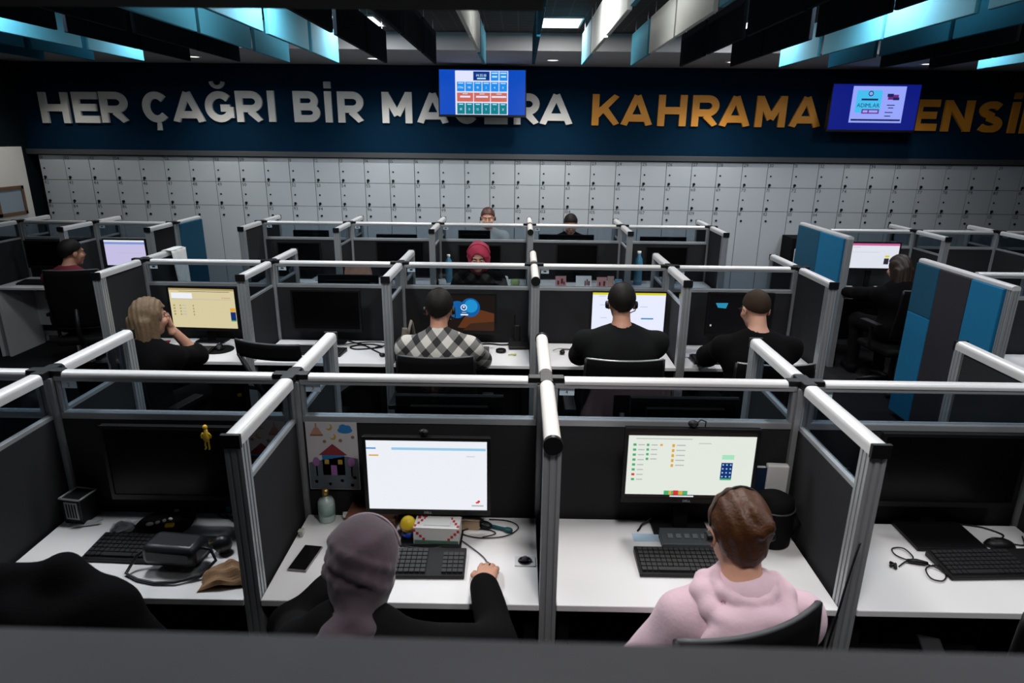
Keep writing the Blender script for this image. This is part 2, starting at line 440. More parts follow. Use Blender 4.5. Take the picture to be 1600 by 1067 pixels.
    # hair or scarf
    hm = hairmat or mat('dark_hair', (0.007, 0.005, 0.004), 0.6, spec=0.2, noise=0.3, nscale=90, bump=0.5, bscale=160)
    if hair in ('short', 'crop', 'bun', 'bob'):
        q = SDF(0.0055, 0.02); gi = {'short': 0.009, 'crop': 0.005, 'bun': 0.009, 'bob': 0.014}[hair]
        q.ell(H(0, -0.014, 0.030), (0.075+gi, 0.094+gi, 0.087+gi), Rn)
        back = {'short': -0.045, 'crop': -0.035, 'bun': -0.085, 'bob': -0.2}[hair]
        if hair in ('short', 'bun'): q.ell(H(0, -0.045, -0.03), (0.058, 0.052, 0.060), Rn)
        if hair == 'bun':
            q.cap(H(0.012, -0.085, 0.075), H(0.030, -0.098, 0.045), 0.026, 0.028, k=0.01); q.cap(H(-0.012, -0.092, 0.048), H(0.008, -0.108, 0.030), 0.020, 0.020, k=0.008)
        if hair == 'bob':
            for x in (-1, 1): q.cap(H(x*0.060, -0.02, 0.03), H(x*0.068, -0.02, -0.150), 0.034, 0.024)
            q.cap(H(-0.045, -0.075, -0.02), H(-0.050, -0.07, -0.150), 0.044, 0.034); q.cap(H(0.045, -0.075, -0.02), H(0.050, -0.07, -0.150), 0.044, 0.034); q.cap(H(0, -0.085, 0), H(0, -0.082, -0.150), 0.045, 0.034)
        Mi = np.array(Rh).T; hcn = np.array(hc)
        def loc_(X, Y, Z):
            x, y, z = X-hcn[0], Y-hcn[1], Z-hcn[2]
            return Mi[0,0]*x+Mi[0,1]*y+Mi[0,2]*z, Mi[1,0]*x+Mi[1,1]*y+Mi[1,2]*z, Mi[2,0]*x+Mi[2,1]*y+Mi[2,2]*z
        if hair == 'bob':
            def cutf(X, Y, Z):
                x, y, z = loc_(X, Y, Z); return -np.minimum(np.minimum(y-0.018-0.10*np.abs(x), 0.062-z), 0.4)
            q.cut(cutf); q.wr = lambda X, Y, Z: 0.0022*np.sin(210*X+1.5*np.sin(22*Z)+90*Y)
        else:
            def cutf(X, Y, Z):
                x, y, z = loc_(X, Y, Z); return z-(back+(y+0.09)*(0.075-back)/0.185)
            q.cut(cutf)
            if hair == 'bun': q.wr = lambda X, Y, Z: 0.0018*np.sin(170*X+60*Z)
        sdf_obj('hair', [q], hm, body)
    if hair == 'scarf':
        q = SDF(0.0065, 0.035)
        q.ell(H(0, -0.014, 0.026), (0.099, 0.117, 0.105), Rn); q.ell(H(0, 0.012, -0.05), (0.088, 0.092, 0.088), Rn)
        q.cap(H(0, -0.03, -0.06), nb+Vector((0, -0.005, 0.0)), 0.074, 0.078)
        for a_, b_ in ((0.55, -0.25), (0.15, -0.75), (-0.25, -1.0)):       # wrapped folds sweeping round the back of the head
            P_ = []
            for i in range(9):
                q_ = R(190+i*20); zz = a_+(b_-a_)*i/8; c_ = math.sqrt(max(0.05, 1-zz*zz*0.8))
                P_.append(H(0.094*c_*math.cos(q_), -0.012+0.111*c_*math.sin(q_), 0.012+0.105*zz))
            for i in range(8): q.cap(P_[i], P_[i+1], 0.0105, 0.0105, k=0.012)
        for d0, d1, r0, r1 in (drape or ()): q.cap(nb+Vector(d0), nb+Vector(d1), r0, r1, k=0.025)
        fc = np.array(H(0, 0.105, -0.018)); Mi = np.array(Rh).T
        def face(X, Y, Z):
            x, y, z = X-fc[0], Y-fc[1], Z-fc[2]
            a = Mi[0,0]*x+Mi[0,1]*y+Mi[0,2]*z; bb = Mi[1,0]*x+Mi[1,1]*y+Mi[1,2]*z; c = Mi[2,0]*x+Mi[2,1]*y+Mi[2,2]*z
            return (np.sqrt((a/0.064)**2+(bb/0.090)**2+(c/0.088)**2)-1)*0.06
        q.cut(face); q.wr = lambda X, Y, Z: (0.0042*np.sin(46*Z+34*X+2.2*np.sin(17*Y+9*X))+0.0025*np.sin(75*Z-46*X+30*Y))*np.where(Z > hc.z+0.02, 0.5, np.where(Z > hc.z-0.10, 1.0, 0.5))+np.where(Z < hc.z-0.11, 0.006*np.sin(85*X+10*Z), 0)
        sdf_obj('headscarf', [q], scarf_mat, body)
        e = MB(); e.tube([H(0.101*math.cos(a), 0.018, 0.026+0.106*math.sin(a)) for a in np.linspace(R(12), R(168), 21)], 0.0045, 6); e.build('seam_highlight', mat('seam_highlight_'+scarf_mat.name, (0.22, 0.16, 0.19) if 'mauve' in scarf_mat.name else (0.36, 0.03, 0.07), 0.5), body, smooth=True)  # paler arc: shiny highlight along the scarf seam, put into colour
    if eyes:
        W_ = mat('eye_white', (0.6, 0.58, 0.55), 0.3)
        for x in (-1, 1):
            e = MB(); e.ell(H(x*0.030, 0.080, 0.002), (0.012, 0.010, 0.0075), n=12, m=8); e.m = 1; e.ell(H(x*0.030, 0.0875, 0.001), (0.0055, 0.004, 0.0055), n=10, m=6)
            e.build('eye', [W_, BLACKP], body, smooth=True)
            e = MB(); e.tube([H(x*0.014, 0.094, 0.020), H(x*0.030, 0.092, 0.026), H(x*0.050, 0.078, 0.020)], 0.0028, 6); e.build('eyebrow', hm, body, smooth=True)
        e = MB(); e.ell(H(0, 0.094, -0.062), (0.021, 0.007, 0.007), n=12, m=6); e.build('lips', mat('lips', (0.35, 0.10, 0.09), 0.5), body, smooth=True)
    Mw = Matrix.Translation(Vector(loc)) @ Matrix.Rotation(yaw, 4, 'Z') @ Matrix.Translation(hc) @ Rh.to_4x4()
    return body, Mw

def headset(label, Mw, mic=1, r=0.084, cup=0.026):
    """call-centre headset in a head frame (x across, y forward, z up)"""
    t = thing('headset', label, 'headset'); t.matrix_world = Mw
    b = MB(); b.tube([(r*math.cos(a), -0.012, 0.02+0.108*math.sin(a)) for a in np.linspace(0, PI, 17)], 0.0042, 8); b.build('headband', BLACKP, t, smooth=True)
    for s in (-1, 1):
        b = MB(); b.cyl((s*(r-0.004), -0.010, -0.012), (s*(r+0.014), -0.010, -0.012), cup, cup*0.85, 20); b.build('ear_cup', BLACKP, t, bevel=0.004)
    b = MB(); b.tube([(mic*(r+0.012), 0.0, -0.02), (mic*(r+0.010), 0.045, -0.055), (mic*0.062, 0.098, -0.082)], 0.003, 6); b.ell((mic*0.058, 0.104, -0.083), (0.010, 0.009, 0.008), n=10, m=6); b.build('microphone', BLACKP, t, smooth=True)
    return t
# ------------------------------------------------------------------ room shell
WALL_Y = 6.5
b = MB(); b.span((-6.7, -3.2, -0.05), (7.3, 7.0, 0.0)); struct(b.build('floor', CARPET))
def ceiling_material():
    m = bpy.data.materials.new('ceiling_grid'); m.use_nodes = True; nt = m.node_tree; p = nt.nodes['Principled BSDF']; p.inputs['Roughness'].default_value = 0.85
    tc = nt.nodes.new('ShaderNodeTexCoord'); br = nt.nodes.new('ShaderNodeTexBrick'); br.offset = 0.0
    br.inputs['Color1'].default_value = (0.010, 0.009, 0.009, 1); br.inputs['Color2'].default_value = (0.013, 0.011, 0.010, 1); br.inputs['Mortar'].default_value = (0.05, 0.042, 0.038, 1)
    br.inputs['Scale'].default_value = 1.0; br.inputs['Brick Width'].default_value = 0.15; br.inputs['Row Height'].default_value = 0.15; br.inputs['Mortar Size'].default_value = 0.006
    nt.links.new(tc.outputs['Object'], br.inputs['Vector']); nt.links.new(br.outputs['Color'], p.inputs['Base Color'])
    return m
SOFFIT = mat('soffit_paint', (0.34, 0.34, 0.35), 0.8, spec=0.1, noise=0.04, nscale=4)
b = MB(); b.span((-6.7, -3.2, 3.27), (7.3, 4.97, 3.37)); b.m = 1; b.span((-6.7, 4.97, 3.10), (7.3, 7.0, 3.37))
struct(b.build('ceiling', [ceiling_material(), SOFFIT]))
b = MB(); b.span((-6.7, WALL_Y, 2.03), (7.3, 7.0, 3.10)); b.span((-6.7, 6.92, 0), (7.3, 7.0, 2.03)); struct(b.build('wall_back', NAVY))
b = MB(); b.span((-6.75, -3.2, 0), (-6.62, 7.0, 3.3)); struct(b.build('wall_left', DARKWALL))
b = MB(); b.span((7.2, -3.2, 0), (7.3, 7.0, 3.3)); struct(b.build('wall_right', DARKWALL))
b = MB(); b.span((-6.7, -3.3, 0), (7.3, -3.2, 3.3)); struct(b.build('wall_rear', DARKWALL))
PARAPET = mat('parapet_paint', (0.023, 0.024, 0.028), 0.75, spec=0.15, noise=0.3, nscale=7, bump=0.15, bscale=60)
b = MB(); b.prism([(-3.2, -2.80), (3.2, -2.80), (3.2, -2.098), (-3.2, -2.0205)], 0, 1.95, 'z'); struct(b.build('wall_front', PARAPET, bevel=0.003))
b = MB(); b.span((-6.6, -1.45, 2.43), (-0.08, -1.20, 3.27)); struct(b.build('ceiling_beam', BLACKM))
b = MB(); b.span((-6.62, 6.44, 1.965), (7.2, WALL_Y+0.02, 2.03)); struct(b.build('trim_1', mat('locker_cap', (0.05, 0.055, 0.06), 0.6), bevel=0.004))
b = MB(); b.span((-6.62, 5.35, 0), (-6.585, 6.33, 2.06)); d = struct(b.build('door_1', mat('cream_door', (0.80, 0.78, 0.74), 0.6, noise=0.05, nscale=5), bevel=0.004))
b = MB(); b.cyl((-6.585, 5.45, 1.02), (-6.53, 5.45, 1.02), 0.011); b.cyl((-6.535, 5.45, 1.02), (-6.535, 5.58, 1.02), 0.010); b.build('door_handle', ALU, d, smooth=True)
# framed notice on the door
t = thing('notice_frame', 'small wood-framed notice hung on the cream door', 'picture frame', (-6.58, 5.94, 1.40))
b = MB(); b.span((0, -0.22, -0.16), (0.012, 0.22, 0.16)); b.m = 0
b.build('notice_sheet', mat('pale_notice', (0.30, 0.38, 0.45), 0.6), t)
b = MB()
for s in (-1, 1): b.span((0, s*0.22-0.02, -0.18), (0.025, s*0.22+0.02, 0.18)); b.span((0, -0.24, s*0.16-0.02), (0.025, 0.24, s*0.16+0.02))
b.build('wooden_frame', mat('brown_wood', (0.16, 0.085, 0.045), 0.5, noise=0.3, nscale=25), t)

# ------------------------------------------------------------------ ceiling lights
LEDM = bpy.data.materials.new('led_diffuser'); LEDM.use_nodes = True
LEDM.node_tree.nodes['Principled BSDF'].inputs['Emission Color'].default_value = (1.0, 0.985, 0.96, 1); LEDM.node_tree.nodes['Principled BSDF'].inputs['Emission Strength'].default_value = 2.0
ORD = ['first', 'second', 'third', 'fourth', 'fifth', 'sixth', 'seventh', 'eighth', 'ninth', 'tenth', 'eleventh', 'twelfth']
LED_X = (-3.53, -1.64, 0.235, 2.12, 4.0); LED_Y = (4.27, 2.35, 0.40, -1.62)
LXN = ('over the cream door side', 'over the plaid shirt side', 'over the central spine', 'over the glasses man side', 'over the blue panel side')
LYN = ('nearest the lettered wall', 'second from the lettered wall', 'third from the lettered wall', 'nearest the parapet')
for i, x in enumerate(LED_X):
    for j, y in enumerate(LED_Y):
        t = thing('ceiling_light', f'square white LED ceiling panel {LXN[i]}, {LYN[j]}', 'ceiling light', (x, y, 3.262), 0, 'LED panels in the dark ceiling')
        b = MB(); b.span((-0.19, -0.26, -0.006), (0.19, 0.26, 0.004)); b.build('diffuser', LEDM, t)
        b = MB()
        for s in (-1, 1): b.span((s*0.19, -0.275, -0.010), (s*0.205, 0.275, 0.006)); b.span((-0.19, s*0.26, -0.010), (0.19, s*0.275, 0.006))
        b.build('frame', WHITEP, t)
        ld = bpy.data.lights.new('led_light', 'AREA'); ld.shape = 'RECTANGLE'; ld.size = 0.38; ld.size_y = 0.52; ld.energy = LED_POWER*(0.75 if abs(x) > 3 else 1.0)*(0.8 if j == 0 else 1.0)*(0.5 if i == 3 and j >= 2 else 1.2 if i == 1 and j >= 2 else 1.0); ld.color = ((0.90, 0.96, 1.0), (0.95, 0.98, 1.0), (1.0, 0.965, 0.93), (0.97, 0.98, 1.0), (0.92, 0.96, 1.0))[i]
        lo = bpy.data.objects.new('led_light', ld); COL.objects.link(lo); lo.parent = t; lo.location = (0, 0, -0.012)
DOWNM = bpy.data.materials.new('downlight_lens'); DOWNM.use_nodes = True
DOWNM.node_tree.nodes['Principled BSDF'].inputs['Emission Color'].default_value = (1.0, 0.98, 0.84, 1); DOWNM.node_tree.nodes['Principled BSDF'].inputs['Emission Strength'].default_value = 1.6
for i, (x, pw, nm) in enumerate(((-5.85, 0.55, 'above the word HER, added as fill'), (-3.92, 0.85, 'above the word ÇAĞRI'), (-1.83, 1.0, 'above the start of the word MACERA'), (0.245, 1.1, 'above the last A of MACERA'), (2.32, 1.0, 'above the middle of the word KAHRAMANI'), (4.55, 0.38, 'above the poster slide television'))):  # HER downlight added, television one lit though off, to brighten the end lockers
    t = thing('downlight', f'round recessed downlight in the pale soffit {nm}', 'downlight', (x, 5.75, 3.10), 0, 'downlights in the soffit')
    b = MB(); b.lathe([(0.085, 0.0), (0.085, -0.008), (0.066, -0.010), (0.062, 0.0)], n=28); b.build('ring', WHITEP, t, smooth=True)
    b = MB(); b.cyl((0, 0, -0.004), (0, 0, -0.007), 0.062, n=24); b.build('lens', DOWNM, t)
    ld = bpy.data.lights.new('down_spot', 'SPOT'); ld.energy = DOWN_POWER*pw*4; ld.spot_size = R(125); ld.spot_blend = 0.9; ld.shadow_soft_size = 0.06; ld.color = (1.0, 0.97, 0.92)
    lo = bpy.data.objects.new('down_spot', ld); COL.objects.link(lo); lo.parent = t; lo.location = (0, 0, -0.02)

# ------------------------------------------------------------------ hanging felt baffles
TEAL = mat('teal_felt', (0.035, 0.22, 0.31), 0.9, noise=0.06, nscale=30, bump=0.15, bscale=300)
PALE = mat('pale_grey_felt', (0.42, 0.44, 0.42), 0.9, noise=0.06, nscale=30, bump=0.15, bscale=300)
SEGS = ((3.50, 4.34), (2.54, 3.44), (1.54, 2.46), (0.56, 1.46))
NFELT = mat('black_felt', (0.003, 0.006, 0.010), 0.95, spec=0.1, bump=0.1, bscale=300); DFELT = mat('deep_blue_felt_b', (0.004, 0.055, 0.095), 0.95, spec=0.1, bump=0.1, bscale=300)
pal = {(1, 1), (1, 2), (2, 1), (2, 2), (-1, 1), (-1, 2)}
protos = {}
for k in range(-10, 11):
    for j, (y0, y1) in enumerate(SEGS):
        c = 'pale grey' if (k, j) in pal else 'black' if k in (-7, -6, -3, -2, 3, 4, 7, 8) else 'deep blue' if k in (-10, -9, 0, 10, 6) else 'teal'
        side = 'straight above the central spine' if k == 0 else f"{ORD[abs(k)-1]} row on the {'cream door' if k < 0 else 'blue panel'} side of the spine"
        lab = f'{c} baffle, {side}, {ORD[j]} from wall'
        jit = ((k*37+j*11) % 7-3)*0.008
        key = (c, j)
        if key not in protos:
            t = thing('ceiling_baffle', lab, 'ceiling baffle', (k*0.47, (y0+y1)/2+jit, 3.04), 0, 'felt baffles hanging from the ceiling')
            b = MB(); b.box((0, 0, 0), (0.028, y1-y0, 0.275)); b.build('felt_panel', {'pale grey': PALE, 'teal': TEAL, 'black': NFELT, 'deep blue': DFELT}[c], t, bevel=0.004)
            for s in (-1, 1):
                b = MB(); b.cyl((0, s*(y1-y0)*0.36, 0.135), (0, s*(y1-y0)*0.36, 0.231), 0.0025, n=6); b.build('wire', ALU, t)
            protos[key] = t
        else:
            t = copy_tree(protos[key]); t['label'] = lab; t.location = (k*0.47, (y0+y1)/2+jit, 3.04)

# ------------------------------------------------------------------ lockers
LOCK = mat('locker_white', (0.47, 0.51, 0.55), 0.45, noise=0.03, nscale=2)
PITCH = 0.3325
def locker(i):
    x = -6.5 + (i+0.5)*PITCH; ns = (i+1, i+42, i+83)
    t = thing('locker', f'white locker column with doors numbered {ns[0]:02d}, {ns[1]} and {ns[2]}', 'locker', (x, WALL_Y, 0), 0, 'numbered white lockers along the wall')
    b = MB(); b.span((-PITCH/2+0.001, 0.004, 0.0), (PITCH/2-0.001, 0.38, 1.955)); b.build('body', mat('locker_gap', (0.03, 0.032, 0.035), 0.8), t)
    for (z0, z1), n in zip(((1.640, 1.953), (1.330, 1.634), (0.06, 1.324)), ns):
        b = MB(); b.span((-PITCH/2+0.004, -0.016, z0), (PITCH/2-0.004, 0.003, z1)); dr = b.build('door', LOCK, t)
        b = MB(); lx = -PITCH/2+0.045
        if z0 < 1: b.cyl((lx+0.01, -0.024, 1.20), (lx+0.01, -0.016, 1.20), 0.015, n=10)
        else:
            b.cyl((lx, -0.026, z0+0.032), (lx, -0.016, z0+0.032), 0.018, n=10); b.box((lx-0.008, -0.021, z0+0.012), (0.010, 0.010, 0.024))
        b.build('lock', BLACKP, dr)
        if z0 > 1:
            b = MB(); b.cyl((lx+0.004, -0.020, z0+0.145), (lx+0.004, -0.016, z0+0.145), 0.012, n=8); b.build('keyhole', BLACKP, dr)
        b = MB(); lettering(b, f'{n:02d}', -PITCH/2+0.014, z1-0.052, 0.060, -0.0168); b.build('number', BLACKP, dr)
for i in range(41): locker(i)

# ------------------------------------------------------------------ wall lettering (geometric bold capitals, each letter mounted on its own)
def arc(cx, cz, rx, rz, a0, a1, n=18): return [(cx+rx*math.cos(R(a0+(a1-a0)*i/n)), cz+rz*math.sin(R(a0+(a1-a0)*i/n))) for i in range(n+1)]
def strokes(ch, w, h, t):
    q = t/2; L = []
    if ch == 'H': L = [[(q,0),(q,h)], [(w-q,0),(w-q,h)], [(q,h/2),(w-q,h/2)]]
    elif ch == 'E': L = [[(q,0),(q,h)], [(q,q),(w,q)], [(q,h-q),(w,h-q)], [(q,h/2),(w*.92,h/2)]]
    elif ch in 'RB':
        if ch == 'R': L = [[(q,0),(q,h)], [(q,h-q),(w*.58,h-q)]+arc(w*.58,h*.66,w*.42-q,h*.34-q,90,-90)+[(q,h*.32+q)], [(w*.52,h*.36),(w-q*.9,0)]]
        else: L = [[(q,0),(q,h)], [(q,h-q),(w*.58,h-q)]+arc(w*.58,h*.75-q/2,w*.36-q,h*.25-q/2,90,-90)+[(q,h*.5)], [(q,h*.5),(w*.6,h*.5)]+arc(w*.6,h*.25+q/2,w*.40-q,h*.25-q/2,90,-90)+[(q,q)]]
    elif ch == 'C': L = [arc(w*.52,h/2,w*.52-q,h/2-q,42,318,26)]
    elif ch == 'G': L = [arc(w*.52,h/2,w*.52-q,h/2-q,42,335,26), [(w*.55,h*.46),(w-q,h*.46)], [(w-q,h*.50),(w-q,h*.14)]]
    elif ch == 'A': L = [[(q*.9,0),(w/2,h-q*.2)], [(w-q*.9,0),(w/2,h-q*.2)], [(w*.2,h*.25),(w*.8,h*.25)]]
    elif ch == 'I': L = [[(w/2,0),(w/2,h)]]
    elif ch == 'M': L = [[(q,0),(q,h)], [(w-q,0),(w-q,h)], [(q,h-q*.3),(w/2,h*.26)], [(w-q,h-q*.3),(w/2,h*.26)]]
    elif ch == 'K': L = [[(q,0),(q,h)], [(q,h*.30),(w-q*1.1,h)], [(w*.42,h*.56),(w-q*.9,0)]]
    elif ch == 'N': L = [[(q,0),(q,h)], [(w-q,0),(w-q,h)], [(q,h-q*.3),(w-q,q*.3)]]
    elif ch == 'S': L = [arc(w*.5,h*.72,w*.46-q,h*.28-q,30,270,16)[:] + arc(w*.5,h*.26,w*.5-q,h*.26-q+0.02*h,90,-150,18)]
    return L
def stroke_poly(mb, pts, t, y0, y1, zclip=None):
    n = len(pts); lft, rgt = [], []
    for i, (x, z) in enumerate(pts):
        a = pts[max(i-1,0)]; c = pts[min(i+1,n-1)]; dx, dz = c[0]-a[0], c[1]-a[1]; l = math.hypot(dx, dz) or 1
        nx, nz = -dz/l*t/2, dx/l*t/2
        lft.append((x+nx, z+nz)); rgt.append((x-nx, z-nz))
    if zclip:
        cl = lambda p: (p[0], min(max(p[1], zclip[0]), zclip[1]))
        lft = [cl(p) for p in lft]; rgt = [cl(p) for p in rgt]
    for i in range(n-1): mb.prism([lft[i], rgt[i], rgt[i+1], lft[i+1]], y0, y1, 'y')
LW = mat('letter_white', (0.70, 0.69, 0.66), 0.55); LO = mat('letter_orange', (0.72, 0.29, 0.025), 0.55)
LET = [('H',-6.34,-5.95),('E',-5.908,-5.568),('R',-5.554,-5.187),('C,',-5.004,-4.666),('A',-4.621,-4.190),('G~',-4.190,-3.822),('R',-3.788,-3.429),('I',-3.386,-3.274),('B',-3.044,-2.691),('I.',-2.645,-2.545),('R',-2.474,-2.125),('M',-1.901,-1.496),('A',-1.452,-1.026),('C',-0.98,-0.645),('E',-0.584,-0.27),('R',-0.206,0.14),('A',0.128,0.572),('K',0.8,1.174),('A',1.174,1.595),('H',1.645,2.026),('R',2.08,2.436),('A',2.438,2.847),('M',2.897,3.298),('A',3.333,3.752),('N',3.811,4.154),('I',4.209,4.319),('S',4.566,4.868),('E',4.922,5.234),('N',5.292,5.675),('S',5.73,6.068),('I.',6.136,6.249),('N',6.304,6.658)]
WORDS = ['HER']*3+['ÇAĞRI']*5+['BİR']*3+['MACERA']*6+['KAHRAMANI']*9+['SENSİN']*6
seen = {}
for i, (ch, x0, x1) in enumerate(LET):
    white = i < 17; w = (x1-x0)*(0.955 if len(ch) == 1 and ch != 'I' else 1.0); h = 0.378; t_ = 0.088; z0 = 2.400 - 0.045*max(0, abs(x0)-3.4)/3 
    b = MB()
    for pts in strokes(ch[0], w, h, t_): stroke_poly(b, pts, t_, -0.035-0.0012*strokes(ch[0], w, h, t_).index(pts), 0.0, (0, h))
    if ch == 'C,': b.prism([(w*.46, -0.095), (w*.62, -0.095), (w*.62, 0.005), (w*.50, 0.005)], -0.035, 0, 'y')
    if ch == 'G~': stroke_poly(b, arc(w/2, h+0.115, 0.075, 0.065, 180, 360, 12), 0.045, -0.035, 0)
    if ch == 'I.': b.prism([(w/2-.044, h+.035), (w/2+.044, h+.035), (w/2+.044, h+.115), (w/2-.044, h+.115)], -0.035, 0, 'y')
    real = {'C,': 'Ç', 'G~': 'Ğ', 'I.': 'İ'}.get(ch, ch); wd = WORDS[i]; key = (wd, real); seen[key] = seen.get(key, 0)+1
    tot = sum(1 for q, ww in zip(LET, WORDS) if ww == wd and {'C,': 'Ç', 'G~': 'Ğ', 'I.': 'İ'}.get(q[0], q[0]) == real)
    o = ['', 'first ', 'second ', 'third ', 'fourth '][seen[key]] if tot > 1 else ''
    ob = b.build('wall_letter', LW if white else LO, loc=(x0, WALL_Y, z0))
    tag(ob, f"raised {'white' if white else 'orange'} capital {real}, {o}{real} in the wall word {wd}", 'letter', 'raised letters of the wall slogan', 'thing')

# ------------------------------------------------------------------ televisions
def display(parent, name, w, h, items, base, y=0.0, z0=0.0):
    """a lit screen in the x-z plane facing -y: base colour plus rectangles/texts laid just proud of it (u,v from the top left, 0..1)"""
    b = MB(); mats = [base]; b.quad((-w/2, y, z0), (w/2, y, z0), (w/2, y, z0+h), (-w/2, y, z0+h))
    for k, it in enumerate(items):
        m = it[0]
        if m not in mats: mats.append(m)
        b.m = mats.index(m); yy = y - 0.0006 - 0.00004*k
        if it[1] == 'r':
            u0, v0, u1, v1 = it[2:]
            b.quad((-w/2+u0*w, yy, z0+h*(1-v1)), (-w/2+u1*w, yy, z0+h*(1-v1)), (-w/2+u1*w, yy, z0+h*(1-v0)), (-w/2+u0*w, yy, z0+h*(1-v0)))
        elif it[1] == 'q':
            b.raw([(-w/2+u*w, yy, z0+h*(1-v)) for u, v in it[2]], [tuple(range(len(it[2])))])
        elif it[1] == 'c':
            u, v, rr = it[2:]; n = 20
            b.raw([(-w/2+u*w+rr*h*math.cos(2*PI*i/n), yy, z0+h*(1-v)+rr*h*math.sin(2*PI*i/n)) for i in range(n)], [tuple(range(n))])
        else: lettering(b, it[2], -w/2+it[3]*w, z0+h*(1-it[4]), it[5]*h, yy, 'c')
    return b.build(name, mats, parent)
def television(label, x, y, zc, w, h, items, base, mz=0.16):
    t = thing('television', label, 'television', (x, y, zc))
    b = MB(); b.box((0, 0.025, 0), (w, 0.05, h)); b.build('casing', BLACKP, t, bevel=0.006)
    display(t, 'screen', w-0.03, h-0.045, items, base, -0.002, -(h-0.045)/2+0.006)
    b = MB(); b.box((0, 0.06, mz-0.05), (0.30, 0.02, 0.25)); b.box((0, 0.17, mz), (0.06, 0.22, 0.06)); b.box((0, WALL_Y-y-0.012, mz), (0.25, 0.022, 0.17)); b.build('wall_mount', BLACKM, t)
    return t
c_navy = emis('tv_navy', (8, 28, 110)); c_w = emis('tv_white', (225, 228, 255)); c_cy = emis('tv_cyan', (30, 140, 235)); c_db = emis('tv_deep', (10, 50, 130)); c_or = emis('tv_clay', (205, 105, 90)); c_gr = emis('tv_green', (10, 125, 140)); c_t = emis('tv_text', (190, 235, 255)); c_bl = emis('tv_blue', (12, 75, 190))
it = [(c_w, 'r', .185, .02, .80, 1.0), (c_db, 'r', .395, .035, .585, .235)]
for a in (.598, .70): it.append((c_cy, 'r', a, .035, a+.09, .235))
for k in range(6): it.append((c_cy, 'r', .205+k*.0985, .265, .205+k*.0985+.090, .475))
for k in range(3): it.append((c_or, 'r', .205+k*.197, .505, .205+k*.197+.188, .705))
for k in range(6): it.append((c_gr, 'r', .205+k*.0985, .735, .205+k*.0985+.090, .985))
it += [(c_t, 't', '14:35:18', .49, .150, .085), (c_t, 'r', .44, .175, .54, .205)]
for k, a in enumerate((.643, .745)): it += [(c_t, 'r', a-.035, .06, a+.035, .085), (c_t, 'r', a-.03, .13, a+.03, .165)]
for k, s in enumerate(('1786', '98', '81', '2', '4', '0')): it += [(c_t, 't', s, .25+k*.0985, .415, .075), (c_t, 'r', .22+k*.0985, .285, .28+k*.0985, .305)]
for k, s in enumerate((.06, .07, .085)): it += [(c_w, 'r', .30+k*.197-s, .575, .30+k*.197+s, .615), (c_t, 'r', .30+k*.197-.03, .525, .30+k*.197+.03, .54)]
for k, s in enumerate(('81', '0', '12', '5', '1', '31')): it += [(c_t, 't', s, .25+k*.0985, .90, .075), (c_t, 'r', .225+k*.0985, .755, .275+k*.0985, .775)]
television('wall television showing a blue, clay and green call dashboard grid', -0.594, 6.2, 2.759, 1.092, 0.565, it, c_bl)
d_bg = emis('tv2_blue', (14, 26, 125)); d_w = emis('tv2_lilac', (150, 165, 250)); d_c = emis('tv2_cyan', (70, 190, 240)); d_d = emis('tv2_ink', (25, 35, 90)); d_p = emis('tv2_plum', (110, 40, 130))
it = [(d_w, 'r', .23, .04, .835, .84), (d_c, 'r', .28, .13, .57, .62), (d_d, 'r', .25, .76, .82, .80), (d_d, 't', 'ADIMLAR', .43, .50, .125), (d_p, 'r', .36, .54, .56, .64), (d_w, 'r', .375, .565, .43, .615), (d_w, 'r', .445, .565, .545, .615), (d_d, 'c', .44, .20, .06), (d_w, 'c', .44, .20, .04), (d_d, 'r', .34, .31, .53, .35),
      (d_p, 'r', .64, .22, .76, .33), (d_d, 'r', .63, .20, .70, .27), (d_d, 'r', .70, .28, .77, .34), (d_d, 'r', .64, .44, .73, .46), (d_d, 'r', .66, .50, .72, .52), (d_d, 'r', .63, .60, .72, .62), (d_d, 'r', .63, .68, .70, .70)]
television('wall television showing a pale poster slide on deep blue, beside the orange letters', 4.25, 6.2, 2.635, 1.10, 0.575, it, d_bg, 0.20)
# ------------------------------------------------------------------ cubicles
CX = {-3: -2.924, -2: -1.960, -1: -0.996, 0: 0.0, 1: 1.0045, 2: 1.961}
RY = {1: 0.0, 2: 2.394, 3: 4.731}
RTOP = 1.35
CELL = {(1,-3): 'unlit edge', (1,-2): 'coat chair', (1,-1): 'mauve scarf', (1,0): 'pink hoodie', (1,1): 'coiled cable',
        (2,-3): 'blonde woman', (2,-2): 'tangled cable', (2,-1): 'plaid shirt', (2,0): 'black T-shirt man', (2,1): 'glasses man',
        (3,-3): 'tissue pack', (3,-2): 'kraft bag', (3,-1): 'green pouch', (3,0): 'photo card', (3,1): 'blue bottle',
        ('L',0): 'far edge', ('L',1): 'bare corner desk', ('L',2): 'red shirt', ('R',0): 'dark-clad worker', ('R',1): 'unlit outer', ('R',2): 'last outer', ('Q',0): 'tall blue panel', ('Q',1): 'hidden outer'}
def rail_profile(w, h, z):
    r = min(0.018, h*0.8); top = [(w/2-r+r*math.cos(a), z-r+r*math.sin(a)) for a in np.linspace(0, PI/2, 6)]
    return [(-w/2, z-h), (w/2, z-h)] + top + [(-x, q) for x, q in reversed(top)]
def slot_profile(s, c=0.0):
    """square post outline with two slots in each face"""
    q = s/2; g = 0.004; P = []
    side = [(-q, -q), (-q*.55, -q), (-q*.55, -q+g), (-q*.25, -q+g), (-q*.25, -q), (q*.25, -q), (q*.25, -q+g), (q*.55, -q+g), (q*.55, -q)]
    for k in range(4):
        a = k*PI/2; P += [(x*math.cos(a)-y*math.sin(a), x*math.sin(a)+y*math.cos(a)) for x, y in side]
    return P
